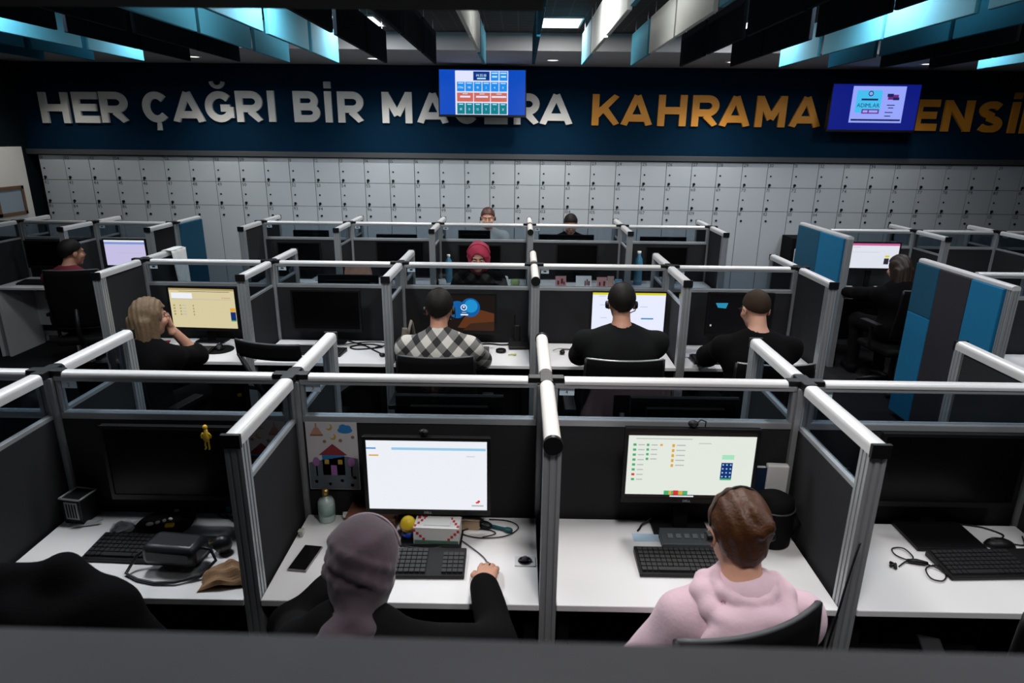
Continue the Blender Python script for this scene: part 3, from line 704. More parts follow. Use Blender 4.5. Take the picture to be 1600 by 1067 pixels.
def post(x, y, label):
    t = thing('cubicle_post', label, 'partition post', (x, y, 0), 0, 'aluminium junction posts of the cubicles')
    b = MB(); b.prism(slot_profile(0.066), 0.0, RTOP-0.03, 'z'); b.build('shaft', ALU, t)
    b = MB(); b.box((0, 0, RTOP-0.015), (0.050, 0.113, 0.030)); b.box((0, 0, RTOP-0.011), (0.140, 0.042, 0.021)); b.build('connector', BLACKP, t, bevel=0.003)
    return t
def screen(x0, x1, y, label, num=None, plate=True):
    w = x1-x0-0.068; t = thing('cubicle_screen', label, 'partition', ((x0+x1)/2, y, 0), 0, 'cubicle screens with a glass strip')
    b = MB(); b.prism(rail_profile(0.050, 0.022, RTOP-0.004), -w/2+0.037, w/2-0.037, 'x'); b.build('top_rail', ALU_RAIL, t, autosm=30)
    b = MB(); b.box((0, 0, 1.3165), (w, 0.040, 0.020)); b.build('rail_channel', ALU, t, bevel=0.002)
    b = MB(); b.box((0, 0, 1.160), (w, 0.040, 0.026)); b.build('lower_rail', ALU, t, bevel=0.002)
    for s in (-1, 1): b = MB(); b.box((s*(w/2-0.006), 0, 1.242), (0.012, 0.03, 0.138)); b.build('glass_frame', ALU, t)
    b = MB(); b.box((0, 0, 1.242), (w-0.026, 0.006, 0.136)); b.build('glass_pane', GLASS, t)
    b = MB(); b.box((0, 0, 0.637), (w, 0.032, 1.018)); b.build('fabric_panel', FABRIC, t)
    b = MB(); b.box((0, 0, 0.10), (w, 0.046, 0.05)); b.build('base_rail', ALU, t)
    if plate:
        b = MB(); b.box((-w/2+0.048, -0.006, 1.288), (0.058, 0.002, 0.030)); p = b.build('number_plate', mat('pale_plate', (0.58, 0.72, 0.82), 0.5), t)
        b = MB()
        if num: lettering(b, num, -w/2+0.048, 1.280, 0.021, -0.0076, 'c')
        else: b.box((-w/2+0.048, -0.0075, 1.288), (0.022, 0.0006, 0.010))
        b.build('plate_number', BLACKP, p)
    return t
def divider(x, y, L, sg, label, solid=False, tube=False, outer=None):
    t = thing('cubicle_divider', label, 'partition', (x, y, 0), 0, 'low dividers between neighbouring desks')
    a, e = 0.035*sg, (L-0.055)*sg
    b = MB()
    if tube: b.cyl((0, a*1.9, RTOP-0.019), (0, L*sg, RTOP-0.019), 0.027, n=20); b.build('top_rail', TUBE, t, smooth=False, autosm=40)
    else: b.prism(rail_profile(0.056, 0.040, RTOP), min(a*1.9, L*sg), max(a*1.9, L*sg), 'y'); b.build('top_rail', ALU_RAIL, t, autosm=30)
    b = MB()
    if tube: b.cyl((0, L*sg-0.006*sg, RTOP-0.019), (0, (L+0.012)*sg, RTOP-0.019), 0.031, n=20)
    else: b.box((0, (L+0.004)*sg, RTOP-0.022), (0.060, 0.014, 0.046))
    b.build('end_cap', BLACKP, t)
    b = MB(); b.prism([(px, py+(L-0.028)*sg) for px, py in slot_profile(0.056)], 0.0, RTOP-0.040, 'z'); b.build('end_post', ALU, t)
    ym, yl = (a+e)/2, abs(e-a)
    if not solid:
        b = MB(); b.box((0, ym, 1.158), (0.024, yl, 0.018)); b.build('lower_rail', ALU, t, bevel=0.002)
        b = MB(); b.box((0, ym, 1.241), (0.006, yl-0.002, 0.136)); b.build('glass_pane', GLASS, t)
        b = MB(); b.box((0, ym, 0.638), (0.026, yl, 1.021)); b.build('fabric_panel', FABRIC, t)
    else:
        b = MB(); b.box((0, ym, 0.7195), (0.034, yl, 1.179)); b.build('fabric_panel', FABRIC, t)
        if outer: b = MB(); b.box((outer[0]*0.025, ym, 0.7195), (0.016, yl, 1.179)); b.build('felt_facing', outer[1], t)
    b = MB(); b.box((0, ym, 0.10), (0.034, yl, 0.05)); b.build('base_rail', ALU, t)
    return t
def end_panel(x, y0, y1, label, tiles, face):
    """tall end panel clad in felt tiles: (y0, y1, z0, z1, material, name, label)"""
    t = thing('felt_end_panel', label, 'partition', (x, (y0+y1)/2, 0), 0, 'blue felt end panels'); m = (y0+y1)/2; L = y1-y0
    b = MB(); b.box((0, 0, 0.67), (0.030, L, 1.26)); b.build('core', FABRIC, t)
    b = MB(); b.prism(rail_profile(0.060, 0.030, RTOP), -L/2, L/2, 'y'); b.build('top_rail', ALU_RAIL, t)
    b = MB(); b.prism([(px, py-L/2+0.02) for px, py in slot_profile(0.052)], 0.0, RTOP-0.030, 'z'); b.build('end_post', ALU, t)
    for a, c, z0, z1, mm, lb in tiles:
        b = MB(); b.span((face*0.015, a-m+0.002, z0), (face*0.045, c-m-0.002, z1)); o = b.build('felt_tile', mm, t, bevel=0.006); o['label'] = lb
        b = MB(); b.span((-face*0.030, a-m+0.002, z0), (-face*0.015, c-m-0.002, z1)); o = b.build('felt_tile', mm, t, bevel=0.006); o['label'] = lb
    return t
def desk(x0, x1, y, sg, label, panel_leg=False):
    t = thing('desk', label, 'desk', ((x0+x1)/2, y+sg*0.299, 0), 0 if sg < 0 else PI, 'white cubicle desks')
    w = x1-x0-0.058
    b = MB(); b.box((0, 0, 0.7275), (w, 0.522, 0.025)); b.build('desktop', DESKW, t, bevel=0.003)
    for s in (-1, 1):
        b = MB()
        if panel_leg: b.box((s*(w/2-0.012), 0.0, 0.3575), (0.022, 0.50, 0.715))
        else: b.box((s*(w/2-0.03), -0.20, 0.36), (0.04, 0.04, 0.70)); b.box((s*(w/2-0.03), 0.20, 0.36), (0.04, 0.04, 0.70)); b.box((s*(w/2-0.03), 0, 0.695), (0.04, 0.44, 0.035)); b.box((s*(w/2-0.03), 0, 0.02), (0.05, 0.46, 0.04))
        b.build('leg', DESKW if panel_leg else BLACKM, t)
    b = MB(); b.box((0, 0.20, 0.64), (w*0.7, 0.09, 0.07)); b.build('cable_tray', BLACKM, t)
    if panel_leg: b = MB(); b.box((0, 0.235, 0.44), (w-0.05, 0.018, 0.46)); b.build('modesty_panel', DESKW, t)
    return t
EDGE = {-3: 'left end', 2: 'right end'}
RN = {1: 'front', 2: 'middle', 3: 'rear'}
for r in (1, 2, 3):
    y = RY[r]; L = 0.555; LB = 0.545 if r == 1 else 0.515
    for c in range(-3, 3):
        x = CX[c]; solid = c in (-3, 2)
        a = CELL.get((r, c-1)); bb = CELL.get((r, c))
        between = f'between {a} and {bb} cubicles' if a and bb else f'at the open end of {a or bb} cubicle'
        post(x, y, f'aluminium junction post {between}')
        out = (-1, mat('teal_felt_b', (0.02, 0.20, 0.28), 0.9)) if (r == 3 and c == -3) else (1, BLUE2) if (r == 2 and c == 2) else None
        tube = c == 0; kind = 'ivory tube topped' if tube else 'solid charcoal' if solid else 'glass topped'
        divider(x, y, L, -1, f'{kind} divider {between}, desk side', solid, tube, out)
        divider(x, y, LB, 1, f'{kind} divider {between}, far side', solid, tube, out)
        if c < 2:
            nm = CELL[(r, c)]
            screen(x, CX[c+1], y, f'charcoal glass-strip screen of the {nm} cubicle', {-2: '2', -1: '3', 0: '4', 1: '5'}.get(c) if r == 1 else None)
            desk(x, CX[c+1], y, -1, f'white desk of the {nm} cubicle')
            if not (r == 1 and c in (-3,)) : desk(x, CX[c+1], y, 1, f'white desk behind the screen of the {nm} cubicle')
# cubicle group by the cream door
LX = [-6.25, -5.44, -4.635, -3.79]; LYY = 4.53
for i, x in enumerate(LX):
    a = CELL.get(('L', i-1)); bb = CELL.get(('L', i)); between = f'between {a} and {bb} cubicles' if a and bb else f'at the end of {a or bb} cubicle'
    post(x, LYY, f'aluminium junction post {between}')
    if i == 3:
        divider(x, LYY, 0.50, -1, 'solid charcoal divider joined to a deep blue felt panel beside the red shirt cubicle', True)
        end_panel(x+0.012, LYY+0.035, LYY+0.535, 'deep blue felt end panel between red shirt cubicle and lockers', [(LYY+0.035, LYY+0.535, 0.05, 1.318, BLUE2, 'deep blue felt tile')], 1)
    else:
        divider(x, LYY, 0.53, -1, f'glass topped divider {between}, desk side'); divider(x, LYY, 0.45, 1, f'glass topped divider {between}, locker side')
    if i < 3:
        nm = CELL[('L', i)]
        screen(x, LX[i+1], LYY, f'charcoal glass-strip screen of the {nm} cubicle'); desk(x, LX[i+1], LYY, -1, f'white desk with panel legs of the {nm} cubicle', True)
# cubicle group beyond the aisle
RX = [3.13, 4.10, 4.98, 5.90]; RYY = 4.62
for i, x in enumerate(RX):
    a = CELL.get(('R', i-1)); bb = CELL.get(('R', i)); between = f'between {a} and {bb} cubicles' if a and bb else f'at the end of {a or bb} cubicle'
    if i == 0:
        end_panel(x, RYY-0.60, RYY+0.54, 'blue felt end panel of dark-clad worker cubicle, nearer the lockers', [(RYY-0.55, RYY-0.02, 0.05, 1.318, BLUE1, 'bright blue felt tile'), (RYY-0.02, RYY+0.54, 0.86, 1.318, BLUE2, 'deep blue felt tile'), (RYY-0.02, RYY+0.54, 0.05, 0.86, FABRIC, 'charcoal felt tile')], -1)
    else:
        post(x, RYY, f'aluminium junction post {between}'); divider(x, RYY, 0.56, -1, f'glass topped divider {between}, desk side'); divider(x, RYY, 0.47, 1, f'glass topped divider {between}, locker side')
    if i < 3:
        nm = CELL[('R', i)]
        screen(x, RX[i+1], RYY, f'charcoal glass-strip screen of the {nm} cubicle'); desk(x, RX[i+1], RYY, -1, f'white desk of the {nm} cubicle')
QX = [3.12, 4.09, 5.06]; QY = 2.28
end_panel(QX[0], 1.79, 2.82, 'tall blue and charcoal felt end panel nearer the parapet beyond the aisle', [(1.84, 2.16, 0.05, 1.318, BLUE1, 'bright blue felt tile'), (2.16, 2.52, 0.05, 1.318, mat('aubergine_felt', (0.022, 0.020, 0.028), 0.9, bump=0.2, bscale=300), 'charcoal felt tile'), (2.52, 2.82, 0.92, 1.318, BLUE2, 'deep blue felt tile'), (2.52, 2.82, 0.05, 0.92, BLUE1, 'bright blue lower felt tile')], -1)
for i in (1, 2):
    a = CELL.get(('Q', i-1)); bb = CELL.get(('Q', i)); between = f'between {a} and {bb} cubicles' if a and bb else f'at the end of {a or bb} cubicle'
    post(QX[i], QY, f'aluminium junction post {between}'); divider(QX[i], QY, 0.5, -1, f'solid charcoal cubicle divider {between}', True)
    screen(QX[i-1], QX[i], QY, f'charcoal glass-strip screen of the {a} cubicle'); desk(QX[i-1], QX[i], QY, -1, f'white desk of the {a} cubicle')
# ------------------------------------------------------------------ desk equipment
DZ = 0.741
SCR_OFF = mat('dark_screen', (0.0015, 0.0015, 0.002), 0.25, spec=0.15)
def monitor(label, x, y, w, ztop, zbot, yaw=0.0, items=None, base=None, stand='plate', brand=False, group=None, z=DZ, bez=0.014, chin=0.022, off=(0, 0)):
    t = thing('monitor', label, 'monitor', (x, y, z), yaw, group or 'cubicle computer monitors'); a, b_ = zbot-z, ztop-z; h = b_-a
    b = MB(); b.prism([(-w/2, a), (w/2, a), (w/2, b_), (-w/2, b_)], 0.0, 0.020, 'y'); b.prism([(-w*.36, a+h*.12), (w*.36, a+h*.12), (w*.36, b_-h*.12), (-w*.36, b_-h*.12)], 0.020, 0.045, 'y'); b.build('casing', BLACKM, t, bevel=0.004)
    b = MB()
    b.span((-w/2, -0.005, a), (w/2, 0, a+chin)); b.span((-w/2, -0.005, b_-bez), (w/2, 0, b_)); b.span((-w/2, -0.005, a+chin), (-w/2+bez, 0, b_-bez)); b.span((w/2-bez, -0.005, a+chin), (w/2, 0, b_-bez))
    bz = b.build('bezel', BLACKP, t)
    if brand:
        b = MB(); lettering(b, 'DELL', 0, a+chin*0.25, chin*0.62, -0.0056, 'c'); b.build('maker_badge', mat('badge_silver', (0.5, 0.5, 0.52), 0.4), bz)
    if items is not None: display(t, 'screen', w-2*bez, h-bez-chin, items, base, -0.0012, a+chin)
    else: b = MB(); b.span((-w/2+bez, -0.0015, a+chin), (w/2-bez, 0, b_-bez)); b.build('screen', SCR_OFF, t)
    if stand != 'none':
        b = MB(); b.box((0, 0.060, (a+h*.5)/2), (0.055, 0.022, a+h*.5)); b.box((0, 0.048, a+h*.45), (0.10, 0.03, 0.10)); b.build('neck', BLACKM, t, bevel=0.004)
        b = MB()
        if stand == 'disc': b.cyl((off[0], off[1], 0.0), (off[0], off[1], 0.014), 0.110, 0.104, 36)
        elif stand == 'square': b.box((0.0, -0.02, 0.008), (0.27, 0.19, 0.016))
        else: b.box((0, 0.070, 0.006), (0.22, 0.11, 0.012))
        b.build('base', BLACKP, t, bevel=0.003)
    return t
KB = {}
def keyboard(label, x, y, yaw=0.0, w=0.44, d=0.15, z=DZ):
    g = 'black desktop keyboards'
    if 'k' in KB:
        t = copy_tree(KB['k']); t.location = (x, y, z); t.rotation_euler = (0, 0, yaw); t['label'] = label; return t
    t = KB['k'] = thing('keyboard', label, 'keyboard', (x, y, z), yaw, g)
    b = MB(); b.prism([(-d/2, 0), (d/2, 0), (d/2, 0.026), (-d/2, 0.014)], -w/2, w/2, 'x'); b.build('body', BLACKP, t, bevel=0.003)
    b = MB(); KEYM = mat('key_cap', (0.016, 0.016, 0.018), 0.35)
    b2 = MB()
    def key(cx, cy, kw, b=b): b.box((cx, cy, 0.0245+(cy/d)*0.012-0.001), (kw-0.003, 0.0165, 0.010), (R(4.6), 0, 0))
    for r in range(6):
        cy = d/2-0.022-r*0.0212
        for c in range(15):
            if r == 5 and 3 <= c <= 8:
                if c == 3: key(-w/2+0.018+0.0195*5.5, cy, 0.0195*6)
                continue
            key(-w/2+0.018+c*0.0195, cy, 0.0195)
        if r > 0:
            for c in range(4): key(w/2-0.015-0.0195*(3-c), cy, 0.0195, b2)
    b.build('keys', KEYM, t); b2.build('number_pad', KEYM, t); return t
def mouse(label, x, y, yaw=0.0, m=None, z=DZ):
    t = thing('computer_mouse', label, 'mouse', (x, y, z), yaw, 'computer mice')
    b = MB(); b.ell((0, 0, 0.002), (0.031, 0.056, 0.034), zmin=0.0, n=20, m=8); b.build('shell', m or BLACKP, t, smooth=True)
    b = MB(); b.cyl((-0.004, 0.028, 0.028), (0.004, 0.028, 0.028), 0.008, n=12); b.build('wheel', GREYP, t); return t
def cable(label, pts, r=0.0025, m=None, name='cable', z=None):
    P = [Vector(p) for p in pts]; out = []
    for i in range(len(P)-1):
        p0, p1, p2, p3 = P[max(i-1,0)], P[i], P[i+1], P[min(i+2,len(P)-1)]
        for k in range(6):
            t = k/6; out.append(0.5*((2*p1)+(p2-p0)*t+(2*p0-5*p1+4*p2-p3)*t*t+(3*p1-p0-3*p2+p3)*t**3))
    out.append(P[-1]); b = MB(); b.tube(out, r, 6)
    o = b.build(name, m or BLACKP, smooth=True); return tag(o, label, 'cable', 'loose cables on the desks', 'thing')
def D(pts, z=DZ+0.004): return [(x, y, z) for x, y in pts]

# --- screens
s_w = emis('ui_white', (236, 240, 246)); s_cream = emis('ui_cream', (226, 232, 222)); s_b = emis('ui_blue', (150, 200, 230)); s_lb = emis('ui_link', (60, 140, 210)); s_r = emis('ui_red', (215, 50, 45)); s_g = emis('ui_green', (70, 170, 110)); s_o = emis('ui_orange', (220, 165, 60)); s_n = emis('ui_navy', (15, 45, 110)); s_gy = emis('ui_grey', (175, 180, 180)); s_dk = emis('ui_dark', (40, 44, 50)); s_bk = emis('ui_task', (24, 20, 20)); s_y = emis('ui_yellow', (215, 205, 40)); s_bei = emis('ui_beige', (214, 202, 160)); s_lil = emis('ui_lilac', (196, 190, 226)); s_pk = emis('ui_pink', (200, 95, 150)); s_tan = emis('ui_tan', (170, 150, 100)); s_mint = emis('ui_mint', (165, 225, 190))
monitor('black switched-off monitor on a round base facing the coat chair cubicle', -1.440, -0.150, 0.500, 1.182, 0.868, 0.0, stand='disc', off=(-0.075, 0.015))
b_items = [(s_b, 'r', .21, .10, .99, .135), (s_lb, 'r', .0, .105, .08, .125), (s_o, 'r', .02, .205, .10, .225), (s_gy, 'r', .83, .215, .90, .222), (s_r, 'r', .905, .875, .93, .90), (s_gy, 'r', .87, .925, .97, .945), (s_r, 'c', .93, .87, .018)]
monitor('lit monitor with a mostly blank white page, facing the woman in mauve headscarf', -0.452, -0.160, 0.485, 1.158, 0.828, 0.0, b_items, s_w, brand=True)
c_items = [(s_bk, 'r', 0, 0, 1, .06), (s_gy, 'r', .06, .10, .5, .112), (s_bk, 'r', 0, .955, 1, 1.0)]
for i in range(8): c_items += [(s_g if i < 5 else s_r if i == 6 else s_g, 'r', .04, .18+i*.075, .065, .215+i*.075), (s_gy, 'r', .08, .19+i*.075, .13, .205+i*.075)]
for i in range(4): c_items += [(s_g, 'r', .145, .18+i*.07, .165, .215+i*.07), (s_gy, 'r', .18, .19+i*.07, .23, .205+i*.07)]
for i in range(5): c_items += [(s_o, 'r', .345, .18+i*.075, .365, .225+i*.075), (s_gy, 'r', .38, .19+i*.075, .45, .205+i*.075)]
c_items += [(s_o, 'r', .25, .18, .27, .21), (s_gy, 'r', .55, .16, .65, .17), (s_mint, 'r', .745, .33, .84, .40), (s_n, 'r', .745, .45, .835, .69), (s_g, 'r', .745, .69, .835, .715), (s_g, 'r', .31, .89, .50, .955), (s_o, 'r', .35, .89, .37, .955), (s_r, 'r', .385, .885, .425, .955), (s_o, 'r', .43, .89, .46, .955), (s_w, 'r', .36, .965, .55, .985)]
for i in range(3):
    for j in range(4): c_items.append((s_b, 'c', .76+i*.03, .48+j*.06, .012))
monitor('lit monitor with icon lists and a navy dial pad, facing the pink hoodie woman', 0.545, -0.160, 0.505, 1.210, 0.898, 0.0, c_items, s_cream, brand=True)
monitor('wide black switched-off monitor on a square base in the coiled cable cubicle', 1.560, -0.110, 0.560, 1.180, 0.868, 0.0, stand='square')
e_items = [(s_tan, 'r', 0, 0, 1, .05), (s_dk, 'r', .15, .075, .93, .085), (s_w, 'r', .03, .12, .35, .26), (s_gy, 'r', .03, .27, .95, .28), (s_r, 'r', .80, .225, .93, .235), (s_o, 'r', .91, .48, .99, .57), (s_n, 'r', .91, .58, .99, .79), (s_g, 'r', .91, .79, .99, .82)]
for i in range(4): e_items += [(s_tan, 'r', .04, .42+i*.075, .07, .46+i*.075), (s_tan, 'r', .14, .42+i*.075, .16, .46+i*.075), (s_tan, 'r', .34, .42+i*.075, .36, .46+i*.075), (s_gy, 'r', .17, .43+i*.075, .24, .445+i*.075)]
monitor('lit monitor with a beige list page in front of the blonde woman', -2.425, 2.22, 0.520, 1.178, 0.845, R(-3), e_items, s_bei)
monitor('black switched-off monitor in the tangled cable cubicle', -1.520, 2.22, 0.510, 1.165, 0.850, 0.0)
lk_b = emis('lock_blue', (12, 95, 165), .9); lk_d = emis('lock_dark', (24, 16, 14), .9); lk_o = emis('lock_brown', (95, 52, 26), .9); lk_l = emis('lock_light', (30, 150, 215), .9); lk_e = emis('lock_ember', (60, 36, 22), .9)
g_items = [(lk_o, 'q', ((.42, .9), (.55, .55), (.78, .40), (.99, .5), (.99, .85), (.7, .92))), (lk_e, 'q', ((.5, .97), (.62, .78), (.99, .72), (.99, .98))), (lk_b, 'c', .42, .40, .24), (lk_b, 'c', .62, .34, .26), (lk_l, 'c', .63, .30, .18), (s_w, 'c', .52, .34, .085), (lk_b, 'c', .52, .34, .062), (s_w, 'c', .52, .325, .025), (s_w, 'r', .47, .52, .585, .555), (s_gy, 'r', .49, .465, .56, .485)]
monitor('monitor with a glowing blue and brown lock screen facing the plaid shirt man', -0.520, 2.22, 0.500, 1.155, 0.845, 0.0, g_items, lk_d)
h_items = [(s_y, 'r', 0, 0, 1, .055), (s_lb, 'r', .68, .62, .85, .655), (s_gy, 'r', .10, .30, .20, .31), (s_gy, 'r', .12, .62, .21, .63), (s_gy, 'r', .66, .34, .76, .35), (s_gy, 'r', .08, .08, .18, .09)]
monitor('bright white monitor with a yellow top bar facing the broad headset man', 0.690, 2.22, 0.545, 1.182, 0.860, 0.0, h_items, emis('ui_cold', (232, 236, 255)), chin=0.012, bez=0.008)
i_items = [(emis('ui_teal', (40, 140, 175)), 'q', ((.10, .22), (.30, .22), (.27, .36), (.14, .34))), (s_gy, 'r', .04, .78, .065, .83)]
monitor('nearly dark monitor with a small teal shape facing the glasses man', 1.500, 2.22, 0.480, 1.185, 0.860, 0.0, i_items, emis('ui_black', (6, 6, 8)))
for x, w, zt, nm in ((-2.48, .47, 1.145, 'tissue pack cubicle'), (-1.39, .52, 1.17, 'kraft bag cubicle'), (-.535, .465, 1.142, 'green pouch cubicle'), (.51, .45, 1.162, 'photo card cubicle'), (1.465, .45, 1.146, 'blue bottle cubicle')):
    monitor(f'black switched-off monitor of the {nm} seen over the middle row', x, 4.55, w, zt, zt-0.30)
for x, w, zt, nm in ((-2.47, .40, 1.215, 'tissue pack cubicle'), (-1.5, .46, 1.180, 'kraft bag cubicle'), (-.62, .36, 1.235, 'green pouch cubicle'), (.42, .62, 1.200, 'photo card cubicle'), (1.51, .52, 1.188, 'blue bottle cubicle')):
    monitor(f'dark monitor facing the lockers behind the screen of the {nm}', x, 4.98, w, zt, zt-0.32, PI)
monitor('dark monitor on the far desk behind the tangled cable cubicle', -1.46, 2.66, 0.48, 1.190, 0.88, PI)
monitor('dark monitor on the far desk behind the mauve headscarf screen', -0.40, 0.20, 0.46, 1.185, 0.87, PI)
monitor('dark monitor on the far desk behind the pink hoodie screen', 0.60, 0.20, 0.46, 1.190, 0.87, PI)
l_items = [(emis('ui_sky', (120, 150, 205)), 'r', 0, .08, 1, .16), (s_w, 'r', 0, 0, 1, .05), (s_gy, 'r', .3, .5, .9, .51)]
monitor('lit lilac-white monitor of the person in dark red shirt', -4.245, 4.36, 0.455, 1.185, 0.885, 0.0, l_items, s_lil)
monitor('black switched-off monitor of the bare corner desk', -5.06, 4.34, 0.46, 1.16, 0.87, 0.0)
r_items = [(s_pk, 'r', 0, 0, 1, .09), (s_gy, 'r', .05, .15, .2, .165), (s_gy, 'r', .05, .35, .6, .36), (s_y, 'r', .73, .48, .82, .56), (s_dk, 'r', .72, .60, .82, .84)]
monitor('lit white monitor with a pink top bar before the dark-clad worker', 3.60, 4.42, 0.530, 1.240, 0.945, 0.0, r_items, emis('ui_pale', (222, 226, 236)))
# --- keyboards and mice
keyboard('black keyboard by the woman in mauve headscarf', -0.512, -0.365, R(1))
keyboard('black keyboard in front of the pink hoodie woman', 0.555, -0.332, R(0))
keyboard('black keyboard beside the cable coil in the coiled cable cubicle', 1.662, -0.312, R(3))
keyboard('black keyboard lying partly under the black handbag', -1.475, -0.305, R(-2))
keyboard('black keyboard before the blonde woman', -2.53, 2.02, R(2))
keyboard('black keyboard in the tangled cable cubicle', -1.58, 2.055, R(-6))
keyboard('black keyboard of the bare corner desk by the cream door', -5.05, 4.16, R(0))
keyboard('black keyboard under the hands of the broad headset man', 0.48, 1.985)
keyboard('black keyboard under the hands of the glasses man', 1.34, 1.985)
keyboard('black keyboard under the hands of the plaid shirt man', -0.62, 1.985)
mouse('black mouse under the hand of the woman in mauve headscarf', -0.212, -0.412, R(-4))
mouse('black mouse above the keyboard in the coiled cable cubicle', 1.765, -0.185, R(80))
b = MB(); b.cyl((0, 0, 0), (0, 0, 0.004), 0.105, n=32); tag(b.build('mouse_pad', BLACKM, loc=(-2.285, 2.085, DZ)), 'round black mouse pad beside the blonde woman', 'mouse pad', kind='thing')
mouse('black mouse on the round mouse pad by the blonde woman', -2.285, 2.10, R(20), z=DZ+0.004)
# --- coat chair cubicle
t = thing('wire_pen_holder', 'small dark wire pen holder with silver panel on the coat chair desk corner', 'pen holder', (-1.868, -0.095, DZ), R(-8))
b = MB(); b.box((0, 0, 0.055), (0.085, 0.085, 0.11)); b.build('holder_body', mat('dark_mesh', (0.02, 0.022, 0.025), 0.4, 0.5), t, bevel=0.003)
b = MB(); b.box((0, -0.0435, 0.06), (0.058, 0.002, 0.075)); b.m = 1
for i in range(4): b.box((-0.018+i*0.012, -0.045, 0.06), (0.005, 0.002, 0.06))
b.build('silver_panel', [mat('silver_paint', (0.35, 0.36, 0.38), 0.4, 0.3), BLACKP], t)
b = MB()
for sx, sy in ((-1,-1), (1,-1), (1,1), (-1,1)): b.tube([(sx*.045, sy*.045, 0.112), (-sy*.045, sx*.045, 0.112)], 0.004, 6)
b.build('rim', ALU, t)
t = thing('rubber_toy', 'small yellow rubber bird toy stuck at the top of the black monitor', 'toy', (-1.282, -0.158, 1.10))
YEL = mat('yellow_rubber', (0.75, 0.48, 0.03), 0.45)
b = MB(); b.tube([(0, 0, 0.028), (0.001, -0.004, 0.045), (0.002, -0.004, 0.062), (0.001, -0.002, 0.078)], [0.009, 0.014, 0.009, 0.006]); b.ell((0.001, -0.004, 0.086), (0.009, 0.009, 0.010), n=12, m=8); b.build('body', YEL, t, smooth=True)
for s in (-1, 1):
    b = MB(); b.tube([(s*.006, 0, 0.032), (s*.007, -0.004, 0.012), (s*.006, 0, 0.0), (s*.008, -0.008, -0.004)], 0.0034); b.build('leg', YEL, t, smooth=True)
    b = MB(); b.tube([(s*.010, -0.004, 0.062), (s*.018, -0.002, 0.050), (s*.016, -0.003, 0.040)], 0.0035); b.build('wing', YEL, t, smooth=True)
for i, (x, y, r, m, lb, cat) in enumerate(((-1.560, -0.150, 0.016, WHITEP, 'large white wrapped mint on the round monitor base', 'sweet'), (-1.535, -0.138, 0.010, WHITEP, 'second white mint from the large one on the round monitor base', 'sweet'), (-1.515, -0.125, 0.010, WHITEP, 'third white mint from the large one on the round monitor base', 'sweet'), (-1.497, -0.112, 0.009, WHITEP, 'last small white mint of the line on the round monitor base', 'sweet'))):
    b = MB(); b.ell((0, 0, 0.004), (r, r*.75, 0.006), n=12, m=6); tag(b.build('wrapped_mint', m, loc=(x, y-0.005, DZ+0.0145), rot=(0, 0, i), smooth=True), lb, cat, 'mints on the monitor base', 'thing')
b = MB(); b.box((0, 0, 0.006), (0.034, 0.020, 0.012)); tag(b.build('eraser', YEL, loc=(-1.475, -0.165, DZ+0.0145), rot=(0, 0, 0.2), bevel=0.004), 'small yellow eraser on the round monitor base', 'eraser', kind='thing')
b = MB(); b.box((0, 0, 0.004), (0.024, 0.014, 0.008)); tag(b.build('sweet_wrapper', WHITEP, loc=(-1.50, -0.055, DZ+0.0145), rot=(0, 0, 0.2), bevel=0.002), 'tiny white wrapper at the rear of the round monitor base', 'wrapper', kind='thing')
def crumple(name, label, cat, loc, r, m, zs=0.6, seed=1):
    rg = np.random.default_rng(seed); b = MB(); b.ell((0, 0, r*zs), (r, r, r*zs), n=14, m=10)
    b.v = [tuple(np.array(v)*(1+0.22*rg.standard_normal()*np.array([1, 1, .6]))) for v in b.v]; zmin = min(v[2] for v in b.v); b.v = [(x, y, z-zmin) for x, y, z in b.v]
    return tag(b.build(name, m, loc=loc), label, cat, kind='thing')
FILM = mat('clear_film', (0.50, 0.52, 0.55), 0.25)
crumple('plastic_wrapper', 'crumpled clear plastic wrapper before the round monitor base', 'wrapper', (-1.655, -0.175, DZ), 0.045, FILM, 0.30, 3)
b = MB(); b.grid(lambda u, v: (-.05+u*.10+.01*math.sin(9*v), -.022+v*.045, .002+.004*math.sin(u*9)*math.sin(v*7)+.003), 10, 6); tag(b.build('paper_scrap', mat('grey_scrap', (0.35, 0.36, 0.38), 0.6), loc=(-1.83, -0.135, DZ), rot=(0, 0, .3), solid=.001), 'thin grey paper scrap on the lit part of the coat chair desk', 'paper', kind='thing')
t = thing('handbag', 'small black leather handbag lying on the coat chair desk', 'handbag', (-1.330, -0.385, DZ), R(-6))
LEATH = mat('black_leather', (0.012, 0.014, 0.017), 0.38, bump=0.15, bscale=120)
b = MB(); b.box((0, 0, 0.070), (0.20, 0.112, 0.078)); b.build('bag_body', LEATH, t, bevel=0.022, autosm=60)
b = MB(); b.tube([(-.080, -.051, .085), (0, -.052, .086), (.080, -.051, .085)], 0.003, 6); b.build('zip', mat('dark_zip', (0.05, 0.05, 0.055), 0.3, 0.6), t, smooth=True)
b = MB(); b.tube([(-.098, 0, .080), (-.135, -.03, .050), (-.150, -.075, .008), (-.09, -.100, .006), (-.02, -.11, .006), (.05, -.100, .010), (.12, -.06, .012), (.150, -.005, .040), (.125, .01, .075), (.098, 0, .085)], 0.006, 8); b.build('strap', LEATH, t, smooth=True)
t2 = thing('pouch_charm', 'round black pouch charm clipped to the handbag', 'bag charm', (-1.205, -0.300, DZ))
b = MB(); b.ell((0, 0, .034), (.036, .030, .034), n=18, m=12); b.build('pouch', LEATH, t2, smooth=True)
b = MB(); b.tube([(-.03, -.01, .045), (-.055, -.03, .052), (-.052, -.02, .03)], .003); b.build('clip', mat('brass', (.5, .36, .12), .35, .8), t2, smooth=True)
KRAFT = mat('kraft_paper', (0.30, 0.17, 0.085), 0.8, noise=0.2, nscale=30, bump=0.4, bscale=60)
